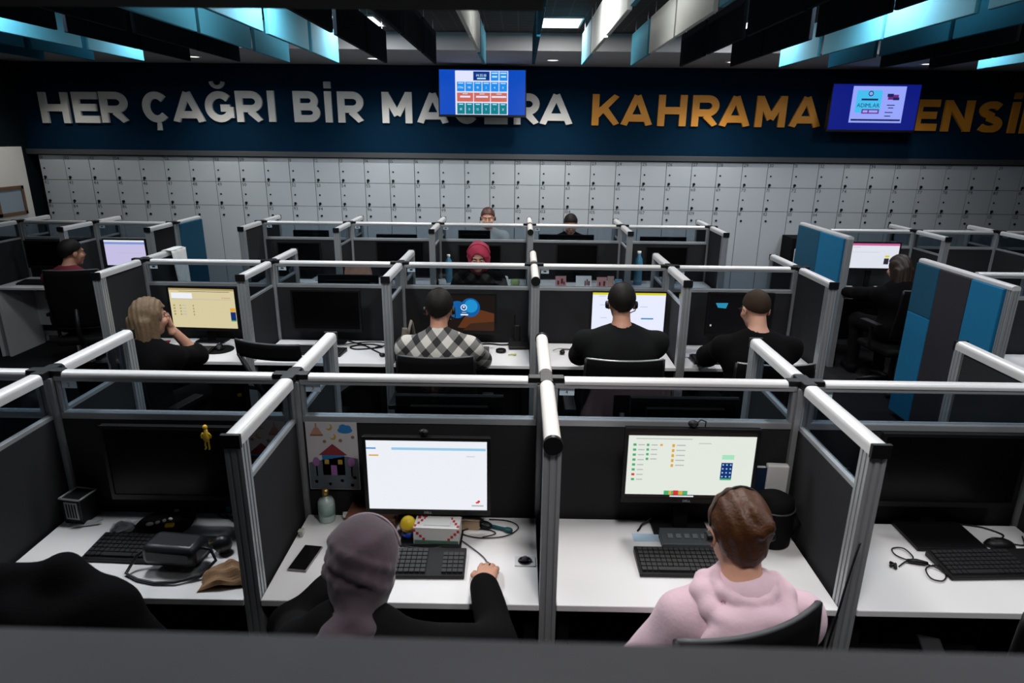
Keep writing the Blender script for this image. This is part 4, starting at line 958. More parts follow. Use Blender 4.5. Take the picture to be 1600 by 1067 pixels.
def paperbag(label, loc, rz, w, d, h, m=None, seed=0):
    rg = np.random.default_rng(seed); ph = rg.random(4)*6
    b = MB(); b.grid(lambda u, v: (((u-.5)*w)*(1-.15*v)+.008*math.sin(11*v+ph[0]), (v-.5)*d, h*(.25+.75*math.sin(PI*min(1, v*1.05))**.5)*(math.sin(PI*u)**.4)*(.85+.15*math.sin(13*u+7*v+ph[1]))+.006*math.sin(19*v+5*u+ph[2])*math.sin(PI*u)), 24, 18)
    b.grid(lambda u, v: (((1-u)-.5)*w*(1-.15*v), (v-.5)*d, 0.001), 4, 4)
    return tag(b.build('paper_bag', m or KRAFT, loc=loc, rot=(0, 0, rz), smooth=False), label, 'paper bag', kind='thing')
paperbag('crumpled brown kraft paper bag at the desk edge by the aluminium post', (-1.115, -0.445, DZ), R(12), 0.19, 0.13, 0.060, seed=4)
cable('black cables hanging in loops below the switched-off monitor', [(-1.36, -.03, DZ+.02), (-1.31, -.075, DZ+.004), (-1.25, -.07, DZ+.004), (-1.20, -.03, DZ+.01), (-1.17, -.06, DZ+.004), (-1.23, -.11, DZ+.004), (-1.30, -.06, DZ+.004)], .004)
b = MB(); b.box((0, 0, .008), (.014, .014, .016)); tag(b.build('cable_plug', mat('teal_plug', (.02, .25, .30), .4), loc=(-1.305, -.025, DZ)), 'tiny teal cable plug behind the switched-off monitor', 'plug', kind='thing')
# --- mauve headscarf cubicle
t = thing('drawing_sheet', 'coloured children-style drawing sheet with moons and cloud pinned by the glass bottle', 'drawing', (-0.850, -0.0245, 1.002))
b = MB(); b.box((0, 0, 0), (0.205, 0.0016, 0.30)); b.build('sheet', mat('sheet_white', (0.62, 0.60, 0.62), 0.7), t)
def flat(name, items, parent, y=-0.0012):
    b = MB(); ms = []
    for k, (m, poly) in enumerate(items):
        if m not in ms: ms.append(m)
        b.m = ms.index(m); b.prism(poly, y-0.0003*(k+1), y, 'y')
    return b.build(name, ms, parent)
def blob(cx, cz, rx, rz, n=16): return [(cx+rx*math.cos(2*PI*i/n), cz+rz*math.sin(2*PI*i/n)) for i in range(n)]
MOON = mat('ink_gold', (.55, .36, .05), .7); CLO = mat('ink_blue', (.02, .22, .55), .7); GRD = mat('ink_grey', (.12, .15, .18), .7); LAMPC = mat('ink_peach', (.50, .26, .20), .7); STR = mat('ink_brown', (.30, .16, .05), .7); WHT = mat('sheet_white', (.6, .6, .6)); TEALI = mat('ink_teal', (.03, .25, .33), .7); REDI = mat('ink_red', (.28, .03, .04), .7); LIL = mat('ink_lilac', (.40, .16, .45), .7)
flat('ground_patch', [(GRD, [(-.1, -.148), (.1, -.148), (.1, -.01), (.05, .0), (-.06, -.02), (-.1, -.03)])], t)
flat('cloud', [(CLO, blob(.055, .115, .030, .014)), (CLO, blob(.048, .127, .016, .014)), (CLO, blob(.066, .125, .014, .012))], t)
flat('moon', [(MOON, blob(-.008, .128, .013, .014)), (WHT, blob(-.013, .132, .010, .011))], t)
flat('moon', [(MOON, blob(.005, .086, .013, .014)), (WHT, blob(.000, .091, .010, .011))], t)
flat('lamp_drawing', [(LAMPC, [(-.085, .095), (-.035, .095), (-.052, .125), (-.068, .125)]), (STR, [(-.085, .090), (-.035, .090), (-.035, .096), (-.085, .096)]), (LAMPC, [(-.063, .125), (-.057, .125), (-.057, .145), (-.063, .145)])], t)
for i, (x, z) in enumerate(((.034, .07), (.084, .085), (-.030, .065), (-.075, -.115), (-.02, -.125), (.03, -.11), (.07, -.13), (.082, -.095))): flat('star_drawing', [(MOON if i > 2 else STR, blob(x, z, .008, .008, 5))], t)
flat('house_drawing', [(CLO, [(-.045, -.085), (.045, -.085), (.045, .005), (-.045, .005)]), (REDI, [(-.058, .005), (.058, .005), (.0, .055)]), (LIL, [(-.012, -.085), (.012, -.085), (.012, -.040), (-.012, -.040)]), (MOON, [(-.036, -.035), (-.018, -.035), (-.018, -.015), (-.036, -.015)]), (MOON, [(.018, -.035), (.036, -.035), (.036, -.015), (.018, -.015)])], t)
for x in (-.070, .072): flat('tulip_drawing', [(TEALI, [(x-.003, -.09), (x+.003, -.09), (x+.003, -.04), (x-.003, -.04)]), (LIL, blob(x, -.025, .014, .020))], t)
t = thing('glass_bottle', 'clear glass perfume bottle with gold cap before the drawing sheet', 'bottle', (-0.878, -0.075, DZ))
BG = mat('pale_glass', (0.42, 0.52, 0.50), 0.12)
b = MB(); b.lathe([(.001, 0), (.031, 0), (.033, .006), (.033, .085), (.026, .098), (.012, .104), (.012, .112)], n=24); b.build('bottle_body', BG, t, smooth=True)
b = MB(); b.lathe([(.0335, .030), (.0338, .030), (.0338, .075), (.0335, .075)], n=24); b.build('bottle_label', mat('mint_label', (.25, .36, .32), .6), t, smooth=True)
b = MB(); b.lathe([(.012, .112), (.013, .112), (.013, .140), (.001, .141)], n=16); b.build('cap', mat('gold_cap', (.45, .30, .10), .3, .8), t, smooth=True)
crumple('tissue', 'small crumpled white tissue beside the glass bottle', 'tissue', (-0.785, -0.065, DZ), 0.026, PAPER, 0.6, 5)
t = thing('smartphone', 'black smartphone lying face up on the mauve headscarf desk', 'phone', (-0.885, -0.335, DZ), R(-7))
b = MB(); b.box((0, 0, .004), (.072, .148, .008)); b.build('phone_body', mat('phone_edge', (.30, .29, .28), .3, .6), t, bevel=.003)
b = MB(); b.box((0, 0, .0084), (.066, .142, .0008)); b.build('phone_screen', BLACKG, t)
b = MB(); b.box((0, 0, .012), (.012, .030, .024)); b.box((-.006, 0, .020), (.018, .022, .004)); tag(b.build('desk_clip', mat('clear_clip', (.45, .45, .42), .3), loc=(-0.945, -0.185, DZ), bevel=.002), 'small clear clip at the divider beside the smartphone', 'clip', kind='thing')
t = thing('monitor_riser', 'low brown wooden riser under the white-page monitor', 'monitor riser', (-0.685, -0.085, DZ))
b = MB(); b.box((0, 0, .050), (.20, .13, .014)); b.build('shelf', mat('riser_wood', (.10, .035, .018), .5, noise=.3, nscale=18), t, bevel=.002)
for s in (-1, 1): b = MB(); b.box((s*.093, 0, .0215), (.014, .13, .043)); b.build('leg', mat('riser_wood', (.1, .035, .018)), t)
t = thing('black_tray', 'flat black tray under the red and white gift box', 'tray', (-0.435, -0.202, DZ))
b = MB(); b.box((0, 0, .003), (.235, .10, .006)); b.build('tray_floor', BLACKP, t)
b = MB()
for s in (-1, 1): b.box((0, s*.049, .008), (.235, .003, .012)); b.box((s*.116, 0, .008), (.003, .10, .012))
b.build('tray_rim', BLACKP, t)
t = thing('gift_box', 'white gift box with red pattern under the white-page monitor', 'box', (-0.412, -0.198, DZ+.0066), R(-2))
RED = mat('print_red', (.50, .03, .05), .6); PGR = mat('print_green', (.12, .26, .20), .6)
b = MB(); b.box((0, 0, .035), (.175, .085, .070)); b.m = 1
for i in range(4):
    for s in (-1, 1): b.box((s*(.084-.012*i), -.043, .058-.012*i), (.010, .0012, .011)); b.box((s*(.082-.010*i), -.028+.018*i, .0706), (.009, .014, .0012))
b.box((-.075, .030, .0706), (.012, .02, .0012)); b.box((-.055, .036, .0706), (.02, .008, .0012)); b.m = 2; b.box((0, -.043, .010), (.168, .0012, .014)); b.build('carton', [PAPER, RED, PGR], t)
b = MB(); b.box((0, 0, .0715), (.10, .050, .0020)); b.build('lid_flap', PAPER, t)
t = thing('desk_toy', 'round yellow desk toy on a blue base beside the gift box', 'toy', (-0.528, -0.188, DZ+.0066), 0)
b = MB(); b.ell((0, 0, .052), (.031, .031, .034), n=18, m=12); b.build('yellow_ball', mat('toy_yellow', (.85, .60, .02), .4), t, smooth=True)
b = MB(); b.lathe([(.001, 0), (.024, 0), (.027, .012), (.022, .026), (.001, .030)], n=18); b.build('blue_base', mat('toy_blue', (.02, .06, .45), .4), t, smooth=True)
b = MB(); b.tube([(-.03, -.012, .050), (-.01, -.031, .046), (.012, -.030, .048), (.03, -.012, .055)], .004, 6); b.build('band', mat('toy_band', (.45, .25, .03), .5), t, smooth=True)
b = MB(); b.box((0, 0, .02), (.09, .012, .04)); tag(b.build('cardboard_piece', mat('cardboard', (.42, .30, .19), .8), loc=(-0.300, -0.125, DZ), rot=(0, 0, R(-4))), 'tan cardboard piece standing right behind the gift box', 'cardboard', kind='thing')
cable('thin grey cable looping over the desk around the gift box and keyboard', D([(-.63, -.10), (-.60, -.20), (-.53, -.25), (-.43, -.262), (-.38, -.24), (-.34, -.19)]), .0022, GREYP)
cable('thin black cable drawn in a wide loop beside the gift box', D([(-.22, -.06), (-.14, -.07), (-.10, -.115), (-.15, -.175), (-.25, -.19), (-.32, -.165), (-.30, -.13), (-.22, -.135), (-.19, -.16), (-.24, -.185)]), .0022)
cable('thin grey mouse cable running from the gift box to the mouse', D([(-.33, -.20), (-.29, -.24), (-.23, -.31), (-.203, -.372)]), .0022, GREYP)
t = thing('usb_adapter', 'black USB adapter with teal stick among the cables', 'adapter', (-0.232, -0.115, DZ), R(-20))
b = MB(); b.ell((0, 0, .013), (.030, .020, .013), n=14, m=8); b.build('adapter_body', BLACKP, t, smooth=True)
b = MB(); b.box((.055, .006, .010), (.065, .012, .008)); b.ell((.095, .006, .010), (.020, .014, .010), n=12, m=6); b.build('stick', mat('teal_stick', (.01, .08, .10), .35), t)
t = thing('acrylic_card', 'clear acrylic stand with a dark emblem at the edge of the mauve headscarf desk', 'desk sign', (-0.075, -0.330, DZ))
b = MB(); b.box((0, 0, .002), (.075, .055, .004)); b.build('acrylic_base', mat('acrylic', (.62, .66, .68), .2), t)
b = MB(); b.lathe([(.026, .0045), (.026, .006), (.022, .006), (.022, .0045)], n=18); b.ell((0, 0, .013), (.012, .010, .012), n=10, m=6); b.box((0, -.004, .008), (.052, .006, .006)); b.build('emblem', mat('emblem_ink', (.06, .05, .06), .5), t)
# --- pink hoodie cubicle
t = thing('dock_unit', 'dark grey dock unit with a row of buttons under the dial pad monitor', 'dock', (0.565, -0.190, DZ))
b = MB(); b.prism([(-.045, 0), (.03, 0), (.03, .045), (-.045, .020)], -.115, .115, 'x'); b.build('dock_body', mat('slate_plastic', (.055, .065, .075), .45), t, bevel=.003)
b = MB()
for i in range(6): b.box((-.080+i*.032, -.010, .0335), (.020, .020, .004), (R(18), 0, 0))
b.build('buttons', mat('slate_key', (.13, .15, .17), .4), t)
b = MB(); b.box((0, 0, .001), (.10, .05, .002)); tag(b.build('sticky_note', mat('pale_blue_note', (.45, .60, .75), .7), loc=(0.40, -0.165, DZ)), 'pale blue note lying beside the dock unit', 'note', kind='thing')
cable('short black cable at the foot of the dial pad monitor', [(.44, -.07, DZ+.03), (.40, -.09, DZ+.012), (.385, -.11, DZ+.004), (.375, -.125, DZ+.004)], .004)
t = thing('drum_bag', 'black drum-shaped bag in the desk corner by the navy notebook', 'bag', (0.882, -0.165, DZ))
b = MB(); b.lathe([(.001, 0), (.068, 0), (.074, .01), (.076, .15), (.070, .185), (.045, .200), (.001, .204)], n=28); b.build('drum_body', BLACKM, t, smooth=True)
b = MB(); b.tube([(.076*math.cos(a), .076*math.sin(a), .155) for a in np.linspace(0, 2*PI, 25)], .003, 6); b.build('zip', GREYP, t, smooth=True)
b = MB(); b.tube([(.076, -.02, .13), (.095, -.03, .09), (.080, -.02, .04)], .006); b.build('handle', BLACKM, t, smooth=True)
t = thing('notebook', 'navy notebook standing against the screen behind the drum bag', 'notebook', (0.835, -0.052, DZ), 0)
b = MB(); b.box((0, 0, .130), (.085, .016, .255)); b.build('pages', PAPER, t)
for s in (-1, 1): b = MB(); b.box((0, s*.0095, .129), (.090, .003, .258)); b.build('cover', mat('navy_cover', (.008, .020, .05), .5), t)
t = thing('tissue_packet', 'white packet perched behind the drum bag beside the navy notebook', 'packet', (0.925, -0.052, DZ), R(-4))
b = MB(); b.box((0, 0, .135), (.085, .030, .27)); b.build('packet_body', PAPER, t, bevel=.006)
for nm, x, lb in (('webcam', -0.462, 'small black webcam on top of the white-page monitor'), ('webcam', 0.545, 'small black webcam with a cable loop on the dial pad monitor')):
    z = 1.1585 if x < 0 else 1.2105
    t = thing(nm, lb, 'webcam', (x, -0.150, z)); b = MB(); b.ell((0, 0, .014), (.020, .014, .014), n=14, m=8); b.build('lens_housing', BLACKP, t, smooth=True)
    b = MB(); b.cyl((0, -.012, .015), (0, -.016, .015), .006, n=12); b.build('lens', BLACKG, t)
    if x > 0: b = MB(); b.tube([(.012, .004, .012), (.030, .01, .026), (.050, .012, .018), (.055, .03, -.01)], .0025); b.build('cable', BLACKP, t, smooth=True)
cable('black headset cord hanging down the divider post by the pink hoodie desk', [(.982, -.585, 1.02), (.965, -.600, .97), (.955, -.598, .86), (.945, -.60, .76), (.93, -.60, .60), (.925, -.60, .40)], .004)
# --- coiled cable cubicle
th = [(1.300, -.325), (1.335, -.30), (1.38, -.275), (1.375, -.22), (1.335, -.215), (1.325, -.26), (1.365, -.30), (1.42, -.325), (1.445, -.365), (1.41, -.405), (1.375, -.395), (1.385, -.345), (1.43, -.315), (1.455, -.335), (1.478, -.372)]
cable('thin black USB cable coiled on the desk by the keyboard', [(x, y, DZ+.004+.0015*(i % 4)) for i, (x, y) in enumerate(th)], .0026)
b = MB(); b.tube([(0, 0, .010), (.03, -.006, .012), (.065, -.016, .010)], [.007, .010, .007]); tag(b.build('cable_bundle', BLACKP, loc=(1.345, -.298, DZ), smooth=True), 'tied black knot of cable in the middle of the coil', 'cable', kind='thing')
b = MB(); b.tube([(0, 0, .006), (.008, -.02, .010), (.0, -.035, .006)], .006); b.tube([(-.012, -.02, .006), (.012, -.016, .012)], .005); tag(b.build('cable_plug', BLACKP, loc=(1.278, -.305, DZ), smooth=True), 'black plug end of the coiled cable nearest the divider', 'plug', kind='thing')
cable('cables trailing behind the wide switched-off monitor', D([(1.70, -.04), (1.78, -.06), (1.83, -.11), (1.80, -.15), (1.86, -.18), (1.90, -.12)]), .003)
# --- middle row things
b = MB(); b.box((0, 0, .004), (.085, .13, .008)); tag(b.build('red_notepad', mat('red_card', (.28, .015, .03), .6), loc=(-2.755, 2.20, DZ), rot=(0, 0, .3)), 'red notepad beside the blonde woman hand', 'notepad', kind='thing')
b = MB(); b.box((0, 0, .002), (.15, .11, .003)); tag(b.build('paper_sheet', PAPER, loc=(-2.67, 2.235, DZ), rot=(0, 0, .2)), 'white paper sheet under the blonde woman monitor', 'paper', kind='thing')
b = MB(); b.box((0, 0, .003), (.06, .03, .006)); tag(b.build('red_marker', mat('red_card', (.28, .015, .03)), loc=(-2.36, 1.93, DZ), rot=(0, 0, .1)), 'small red card at the blonde woman desk edge', 'card', kind='thing')
b = MB(); b.tube([(0, -.07, .006), (0, .06, .006), (0, .07, .006)], [.005, .005, .001]); tag(b.build('pen', GREYP, loc=(-2.125, 2.06, DZ), rot=(0, 0, .5), smooth=True), 'grey pen lying near the round mouse pad', 'pen', kind='thing')
b = MB(); b.box((0, 0, .004), (.07, .045, .008)); tag(b.build('red_card', mat('red_card', (.28, .015, .03)), loc=(-1.86, 2.10, DZ), rot=(0, 0, .2)), 'red card beside the keyboard in the tangled cable cubicle', 'card', kind='thing')
cable('thick black cable tangled on the desk of the tangled cable cubicle', D([(-1.40, 2.33), (-1.30, 2.26), (-1.20, 2.25), (-1.12, 2.20), (-1.20, 2.15), (-1.30, 2.13), (-1.35, 2.18), (-1.27, 2.23), (-1.15, 2.10), (-1.08, 2.02)]), .006)
cable('second looped cable at the divider in the tangled cable cubicle', D([(-1.45, 2.20), (-1.36, 2.24), (-1.24, 2.28), (-1.13, 2.28), (-1.08, 2.22), (-1.16, 2.16)], DZ+.012), .005)
b = MB(); b.ell((0, 0, .012), (.022, .022, .012), n=14, m=8); tag(b.build('cable_end', BLACKP, loc=(-1.075, 1.99, DZ), smooth=True), 'round black plug at the end of the tangled cable', 'plug', kind='thing')
t = thing('phone_dock', 'black phone dock with upright aerial on the plaid shirt desk', 'phone dock', (-0.105, 2.24, DZ), R(5))
b = MB(); b.prism([(-.06, 0), (.06, 0), (.06, .055), (-.06, .022)], -.075, .075, 'x'); b.build('dock_body', BLACKP, t, bevel=.004)
b = MB(); b.box((-.01, .03, .10), (.045, .022, .13)); b.build('handset', BLACKP, t, bevel=.008)
b = MB(); b.cyl((-.03, .045, .05), (-.03, .045, .24), .005, n=8); b.build('aerial', BLACKP, t)
b = MB(); b.lathe([(.001, 0), (.036, 0), (.038, .006), (.036, .020), (.026, .024), (.001, .024)], n=24); tag(b.build('round_puck', BLACKP, loc=(-0.235, 2.125, DZ), smooth=True), 'round black puck on the plaid shirt desk', 'puck', kind='thing')
b = MB(); b.tube([(-.03, 0, .006), (0, .005, .008), (.025, .0, .006)], [.003, .004, .009]); tag(b.build('yellow_earplug', mat('lime_plastic', (.40, .42, .05), .5), loc=(-0.15, 2.045, DZ), smooth=True), 'small lime green cord end before the black puck', 'cord', kind='thing')
b = MB(); b.box((0, 0, .022), (.05, .04, .044)); tag(b.build('small_box', GREYP, loc=(-0.345, 2.10, DZ), bevel=.003), 'small grey box by the elbow of the plaid shirt man', 'box', kind='thing')
cable('black cable along the back of the plaid shirt desk', D([(-.42, 2.29), (-.32, 2.30), (-.24, 2.28), (-.18, 2.29)], DZ+.006), .006)
t = thing('earphones_bundle', 'black wired headset lying beside the broad headset man', 'headset', (0.255, 2.12, DZ), R(15))
b = MB(); b.tube([(.05*math.cos(a), .05*math.sin(a)+.01, .010) for a in np.linspace(-.3, PI+.3, 15)], .005); b.build('headband', BLACKP, t, smooth=True)
for s in (-1, 1): b = MB(); b.ell((s*.05, -.015, .016), (.020, .024, .016), n=14, m=8); b.build('ear_cup', BLACKP, t, smooth=True)
b = MB(); b.tube([(-.10, .05, .012), (-.06, .06, .020), (.02, .055, .014)], .0035); b.build('microphone', mat('silver_arm', (.4, .4, .42), .3, .7), t, smooth=True)
b = MB(); b.grid(lambda u, v: (-.10+u*.20, -.07+v*.14, .003+.003*math.sin(6*u+4*v)), 8, 6); tag(b.build('paper_sheet', mat('lilac_paper', (.60, .58, .68), .8), loc=(1.150, 2.11, DZ), rot=(0, 0, -.2), solid=.001), 'creased pale sheet on the glasses man desk', 'paper', kind='thing')
t = thing('shoulder_bag', 'beige cloth bag slumped against the divider by the plaid shirt man', 'bag', (-0.880, 2.03, DZ), R(5))
CANV = mat('beige_canvas', (0.20, 0.175, 0.145), 0.9, noise=0.2, nscale=20, bump=0.3, bscale=80)
b = MB(); b.grid(lambda u, v: (-.045+.10*math.sin(PI*v)*.5*(1-u)+.03*u*(1-v), -.20+.40*v*(1-.25*u), .27*u*(1-.55*v)+.012*math.sin(9*v+4*u)), 14, 16); b.build('cloth', CANV, t, smooth=True, solid=.035)
b = MB(); b.tube([(0, -.16, .20), (.02, -.10, .28), (.02, -.02, .24), (.03, .06, .12)], .010); b.build('strap', CANV, t, smooth=True)
# --- rear desks seen over the middle row
def card(lb, x, y, w, h, m, art, rz=0.0):
    t = thing('photo_card', lb, 'card', (x, y, DZ), rz, 'small cards stood on the photo card desk')
    b = MB(); b.prism([(-.0, 0), (.003, 0), (.020, h), (.017, h)], -w/2, w/2, 'x'); b.build('card_sheet', m, t)
    b = MB()
    for (u, v, r1, r2) in art: b.prism([(u*w+r1*math.cos(q)*w, 0) for q in ()] or [(-.0014+v*h*.062, v*h-r2*h), (-.0008+v*h*.062, v*h-r2*h), (.0001+(v+r2)*h*.063, v*h+r2*h), (-.0010+(v+r2)*h*.063, v*h+r2*h)], (u-r1)*w, (u+r1)*w, 'x')
    if art: b.build('print', mat('print_dark_red', (.12, .01, .02), .6), t)
    b = MB(); b.prism([(.022, 0), (.06, 0), (.020, h*.7)], -.004, .004, 'x'); b.build('prop', PAPER, t)
    return t
card('pink card with dark marks, farthest from the blue bottle', .335, 4.37, .115, .105, mat('card_pink', (.55, .26, .26), .7), [(-.25, .35, .08, .2), (.1, .5, .1, .25), (.3, .3, .06, .15)], .15)
card('wide white card with a red-black leaf print', .575, 4.37, .165, .11, PAPER, [(.1, .3, .04, .25), (.22, .4, .04, .3), (.34, .3, .05, .22)])
card('pink card next to the white leaf card', .765, 4.36, .105, .10, mat('card_pink2', (.58, .30, .28), .7), [(-.2, .3, .08, .2), (.25, .35, .1, .25)])
card('plain peach card nearest the blue box', .860, 4.37, .07, .11, mat('card_peach', (.60, .38, .34), .7), [])
b = MB(); b.box((0, 0, .035), (.075, .05, .07)); tag(b.build('small_carton', mat('sky_carton', (.20, .45, .65), .6), loc=(.948, 4.41, DZ), bevel=.003), 'sky blue carton beside the blue water bottle', 'box', kind='thing')
def bottle(lb, x, y, m, h=.24, r=.034):
    t = thing('water_bottle', lb, 'bottle', (x, y, DZ), 0, 'water bottles on rear desks'); k = h/.24
    b = MB(); b.lathe([(.001, 0), (r, 0), (r, .15*k), (r*.85, .185*k), (r*.4, .21*k), (r*.4, .222*k)], n=20); b.build('bottle_body', m, t, smooth=True)
    b = MB(); b.lathe([(r*.45, .222*k), (r*.45, h), (.001, h)], n=14); b.build('cap', WHITEP, t, smooth=True); return t
WB = mat('blue_pet', (.06, .22, .34), .15)
bottle('tall blue water bottle behind the photo cards', 1.165, 4.50, WB, .36, .045)
bottle('clear water bottle on the tissue pack desk', -2.505, 4.36, mat('clear_pet', (.40, .44, .46), .15), .20, .032)
bottle('blue water bottle on the green pouch desk by the divider', -0.865, 4.50, WB, .30, .040)
t = thing('paper_bag', 'rosy kraft paper bag standing on the kraft bag desk', 'paper bag', (-1.80, 4.33, DZ)); KR = mat('kraft_rosy', (.40, .22, .15), .8, noise=.35, nscale=14, bump=.3, bscale=60)
b = MB()
for k in range(5):
    z0, z1 = k*.042, (k+1)*.042; w0, w1 = .145-.004*k+.004*(k % 2), .145-.004*(k+1)+.004*((k+1) % 2); d0, d1 = .065-.009*k, .065-.009*(k+1)
    b.raw([(-w0, -d0, z0), (w0, -d0, z0), (w0, d0, z0), (-w0, d0, z0), (-w1, -d1, z1), (w1, -d1, z1), (w1, d1, z1), (-w1, d1, z1)], [(0, 1, 5, 4), (1, 2, 6, 5), (2, 3, 7, 6), (3, 0, 4, 7)] + ([(3, 2, 1, 0)] if k == 0 else []) + ([(4, 5, 6, 7)] if k == 4 else []))
b.build('bag_body', KR, t)
b = MB(); b.box((0, 0, .217), (.24, .030, .016)); b.build('folded_top', KR, t, bevel=.004)
b = MB(); b.box((0, 0, .030), (.10, .07, .06)); tag(b.build('green_pouch', mat('lime_pouch', (.18, .30, .08), .5), loc=(-.15, 4.40, DZ), bevel=.022, autosm=60), 'lime green pouch on the rear desk behind the red headscarf', 'pouch', kind='thing')
for x, y, w, d, h, rz, lb in ((-.28, 4.46, .10, .08, .075, .2, 'white carton next to the lime green pouch'), (-2.32, 4.36, .16, .10, .010, .1, 'white folded sheet next to the clear water bottle'), (-2.05, 4.44, .13, .10, .065, -.1, 'white tissue pack on the tissue pack desk'), (-.93, 4.42, .08, .10, .04, .2, 'small white carton by the divider on the green pouch desk')):
    b = MB(); b.box((0, 0, h/2), (w, d, h)); tag(b.build('paper_carton', PAPER, loc=(x, y, DZ), rot=(0, 0, rz), bevel=.004), lb, 'carton', kind='thing')
t = thing('desk_stapler', 'pale stapler-like tray on the tissue pack desk', 'tray', (-2.20, 4.50, DZ))
b = MB(); b.prism([(-.05, 0), (.05, 0), (.05, .05), (.03, .05), (-.05, .015)], -.10, .10, 'x'); b.build('tray_body', mat('pale_tray', (.35, .40, .43), .5), t, bevel=.004)
t = thing('hanging_cloth', 'white cloth hung over the rear divider near the tall blue felt panel', 'cloth', (-2.900, 2.80, 0))
b = MB(); b.grid(lambda u, v: (.040+.012*math.sin(14*u)+.02*v, -.10+.20*u+.03*v*math.sin(5*u), 1.352-.26*v-.05*v*u), 14, 10); b.build('cloth_fall', PAPER, t, smooth=True, solid=.004)
b = MB(); b.grid(lambda u, v: (-.04+.08*v, -.10+.20*u, 1.353+.004*math.sin(PI*v)), 8, 4); b.build('cloth_fold', PAPER, t, smooth=True, solid=.004)
t = thing('storage_cabinet', 'low black cabinet between the lockers and the blue felt panel', 'cabinet', (3.66, 6.26, 0))
b = MB(); b.box((0, 0, .515), (.46, .36, 1.03)); b.build('body', BLACKM, t, bevel=.004)
for s in (-1, 1): b = MB(); b.box((s*.115, -.185, .52), (.22, .012, .98)); dr = b.build('door', BLACKM, t); b = MB(); b.cyl((s*.03, -.197, .62), (s*.03, -.197, .74), .006, n=8); b.build('handle', ALU, dr)
t = thing('paper_dispenser', 'white paper dispenser on a black stand near the blue felt panel', 'dispenser', (3.50, 5.88, 0))
b = MB(); b.box((0, 0, .37), (.26, .26, .74)); b.build('stand', BLACKM, t, bevel=.004)
b = MB(); b.box((0, 0, .83), (.17, .17, .18)); b.build('housing', WHITEP, t, bevel=.012)
b = MB(); b.box((.035, -.087, .84), (.06, .004, .07)); b.build('slot', BLACKP, t)
b = MB(); b.box((0, 0, .002), (.21, .28, .003)); tag(b.build('paper_sheet', PAPER, loc=(3.29, 4.19, DZ), rot=(0, 0, .05)), 'white sheet under the hand of the dark-clad worker', 'paper', kind='thing')
# ------------------------------------------------------------------ chairs
def task_chair(label, x, y, yaw=0.0, tilt=8, seat_z=0.44, back_top=1.03, arms=True, bar=None, open_back=False):
    t = thing('office_chair', label, 'chair', (x, y, 0), yaw, 'black office chairs')
    MESH = mat('black_mesh', (.003, .003, .0035), .95, spec=.08)
    b = MB(); b.box((0, .02, seat_z-.035), (.47, .45, .07)); b.build('seat', BLACKM, t, bevel=.025, autosm=60)
    tl = R(tilt); zb = seat_z+.10; H_ = (back_top-zb)/math.cos(tl)
    def bp(u, v):
        a = (u-.5)*2; wd = .225*(1-.10*(v-.5)**2)
        return (a*wd, -.215-math.sin(tl)*H_*v-.02*math.sin(PI*v)+.045*a*a, zb+math.cos(tl)*H_*v)
    b = MB()
    if open_back: b.grid(lambda u, v: bp(u, .80+.20*v), 14, 4)
    else: b.grid(bp, 14, 12)
    bk = b.build('backrest', MESH, t, smooth=True, solid=.018)
    if open_back:
        for s in (0, 1): b = MB(); b.tube([bp(.5+(s-.5)*.12, 0), bp(.5+(s-.5)*.55, .42), bp(s*.96+.02, .82)], .016, 8); b.build('back_strut', BLACKP, bk, smooth=True)
    b = MB(); b.tube([bp(u/14, 1.0) for u in range(15)], .0075, 8); b.build('top_bar', bar or GREYP, bk, smooth=True)
    b = MB(); b.tube([bp(0, 1-v/10) for v in range(11)] + [bp(u/10, 0) for u in range(1, 10)] + [bp(1, v/10) for v in range(11)], .011, 8)
    if not open_back: b.build('back_frame', BLACKP, bk, smooth=True)
    b = MB(); b.tube([(0, -.10, seat_z-.06), (0, -.25, seat_z-.05), (0, -.28, seat_z+.10), bp(.5, .35)], .020, 8); b.build('back_spine', BLACKP, t, smooth=True)
    if arms:
        for s in (-1, 1):
            b = MB(); b.tube([(s*.24, .0, seat_z-.05), (s*.285, .0, seat_z-.02), (s*.285, .0, seat_z+.19)], .016, 8); b.box((s*.285, .02, seat_z+.205), (.07, .24, .03)); b.build('armrest', BLACKP, t, bevel=.006)
    b = MB(); b.cyl((0, 0, .10), (0, 0, seat_z-.06), .028, .022, 14); b.build('gas_column', BLACKP, t)
    for k in range(5):
        a = 2*PI*k/5+.3; b = MB(); b.tube([(0, 0, .105), (.16*math.cos(a), .16*math.sin(a), .098), (.29*math.cos(a), .29*math.sin(a), .068)], [.026, .020, .014], 8); lg = b.build('leg', BLACKP, t, smooth=True)
        b = MB(); b.cyl((.29*math.cos(a)-.02*math.sin(a), .29*math.sin(a)+.02*math.cos(a), .029), (.29*math.cos(a)+.02*math.sin(a), .29*math.sin(a)-.02*math.cos(a), .029), .028, n=14); b.build('caster', BLACKP, lg)
    return t
